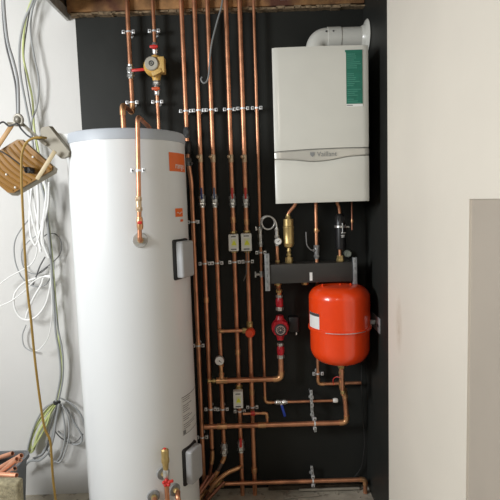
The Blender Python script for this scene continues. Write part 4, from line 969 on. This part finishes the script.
b.skin([b.ring(r) for r in rings]); b.build('tub_shell', TUB, t)
offs = [((-14, 486), (16, 461), 'upper'), ((-8, 470), (21, 455.5), 'one'), ((-10, 487), (15, 469), 'x'), ((-12, 478), (16.5, 475), 'y'), ((2, 500), (19, 459), 'z'), ((-12, 462), (13, 453.5), 'w')]
labs = ['copper offcut rising steeply to the rim of the tub', 'long copper offcut at the top of the bundle, pointing up right', 'copper offcut in the middle of the bundle showing its dark open end',
        'lowest copper offcut lying nearly level above the hessian', 'copper offcut standing almost upright at the right of the bundle', 'copper offcut half hidden at the back of the bundle']
for i, ((ax, ay, bx_, by_), lab) in enumerate(zip([(-10, 482, 17, 459), (-9, 473, 21.5, 455.5), (-10, 486, 15, 468.5), (-12, 474, 16.5, 475.5), (6, 500, 20, 460), (-14, 462, 12.5, 453.5)], labs)):
    yy = YT - .10 + .035 * i if i != 3 else YT - .125
    p0, p1 = P(ax, ay, yy + .03), P(bx_, by_, yy - .01); d = (p1 - p0).normalized()
    u = d.orthogonal().normalized(); w = d.cross(u); R_, r_ = .0105, .0088
    b = MB()
    def rg(p, r): return b.ring([p + (u * math.cos(2 * pi * k / 16) + w * math.sin(2 * pi * k / 16)) * r for k in range(16)])
    b.skin([rg(p0, R_), rg(p1, R_), rg(p1, r_), rg(p1 - d * .06, r_ * .98)])
    b.mi = 1; b.lathe([(r_ * .98, 0), (r_ * .98, .001)], p1 - d * .05, d, 14)
    tag(b.build('copper_offcut', [mat('clean copper', (.80, .40, .25), .42, .6, var=.15, scale=20), INK]), lab, 'pipe', 'copper offcuts in the tub')
sx1 = P(20, 485, YT - .17)
zt1 = P(8, 478, YT - .17).z
b = MB()
b.box((sx1.x - .16, YT - .175, zt1 / 2), (.32, .05, zt1), Matrix.Rotation(D(2), 3, 'Y'), .012, 3)
tag(b.build('hessian_sack', SACK), 'folded tan hessian sack standing in front of the tub', 'sack')
# scraps on floor
b = MB(); p = P(34, 497, -.12); b.prism([V((p.x - .04, -.2, .001)), V((p.x + .03, -.22, .001)), V((p.x + .05, -.15, .001)), V((p.x - .01, -.12, .001))], (0, 0, .006)); tag(b.build('paper_scrap', PAPER), 'white scrap of paper lying on the floor beside the mustard cable', 'paper')
b = MB()
for i in range(120):
    x = random.uniform(-.24, .56); y = -random.random() ** 1.6 * .35; s = random.uniform(.002, .007)
    b.box((x, y - .04, s * .4), (s, s * random.uniform(.6, 1.5), s * .8), Matrix.Rotation(random.random() * 3, 3, 'Z'))
for i in range(25):
    x = random.uniform(-1.3, -.85); s = random.uniform(.003, .009); b.box((x, -.03 - random.random() * .12, s * .4), (s, s, s * .8), Matrix.Rotation(random.random() * 3, 3, 'Z'))
o = b.build('plaster_crumbs', PALE); tag(o, 'scattered plaster crumbs and dust on the floor below the pipes', 'debris'); o['kind'] = 'stuff'

# ------------------------------------------------------------------ light
w = bpy.data.worlds.new('World'); SC.world = w; w.use_nodes = True
w.node_tree.nodes['Background'].inputs[0].default_value = (1, .95, .88, 1); w.node_tree.nodes['Background'].inputs[1].default_value = .095
def area(name, loc, target, sx, sy, power, col):
    l = bpy.data.lights.new(name, 'AREA'); l.shape = 'RECTANGLE'; l.size = sx; l.size_y = sy; l.energy = power; l.color = col
    o = bpy.data.objects.new(name, l); COL.objects.link(o); o.location = loc
    o.rotation_euler = (V(target) - V(loc)).to_track_quat('-Z', 'Y').to_euler(); return o
area('left_key_light', (-2.3, -2.1, 2.05), (-.2, -.2, 1.15), .75, .75, 71, (.96, .985, 1))  # key light from the upper left, its source not modelled
area('ceiling_lamp', (-.5, -3.3, 2.45), (0, -.3, 1.0), .35, .35, 6, (1, .90, .76))
SC.view_settings.view_transform = 'Standard'; SC.view_settings.look = 'None'; SC.view_settings.exposure = .10; SC.view_settings.gamma = 1
SC.view_settings.use_curve_mapping = False
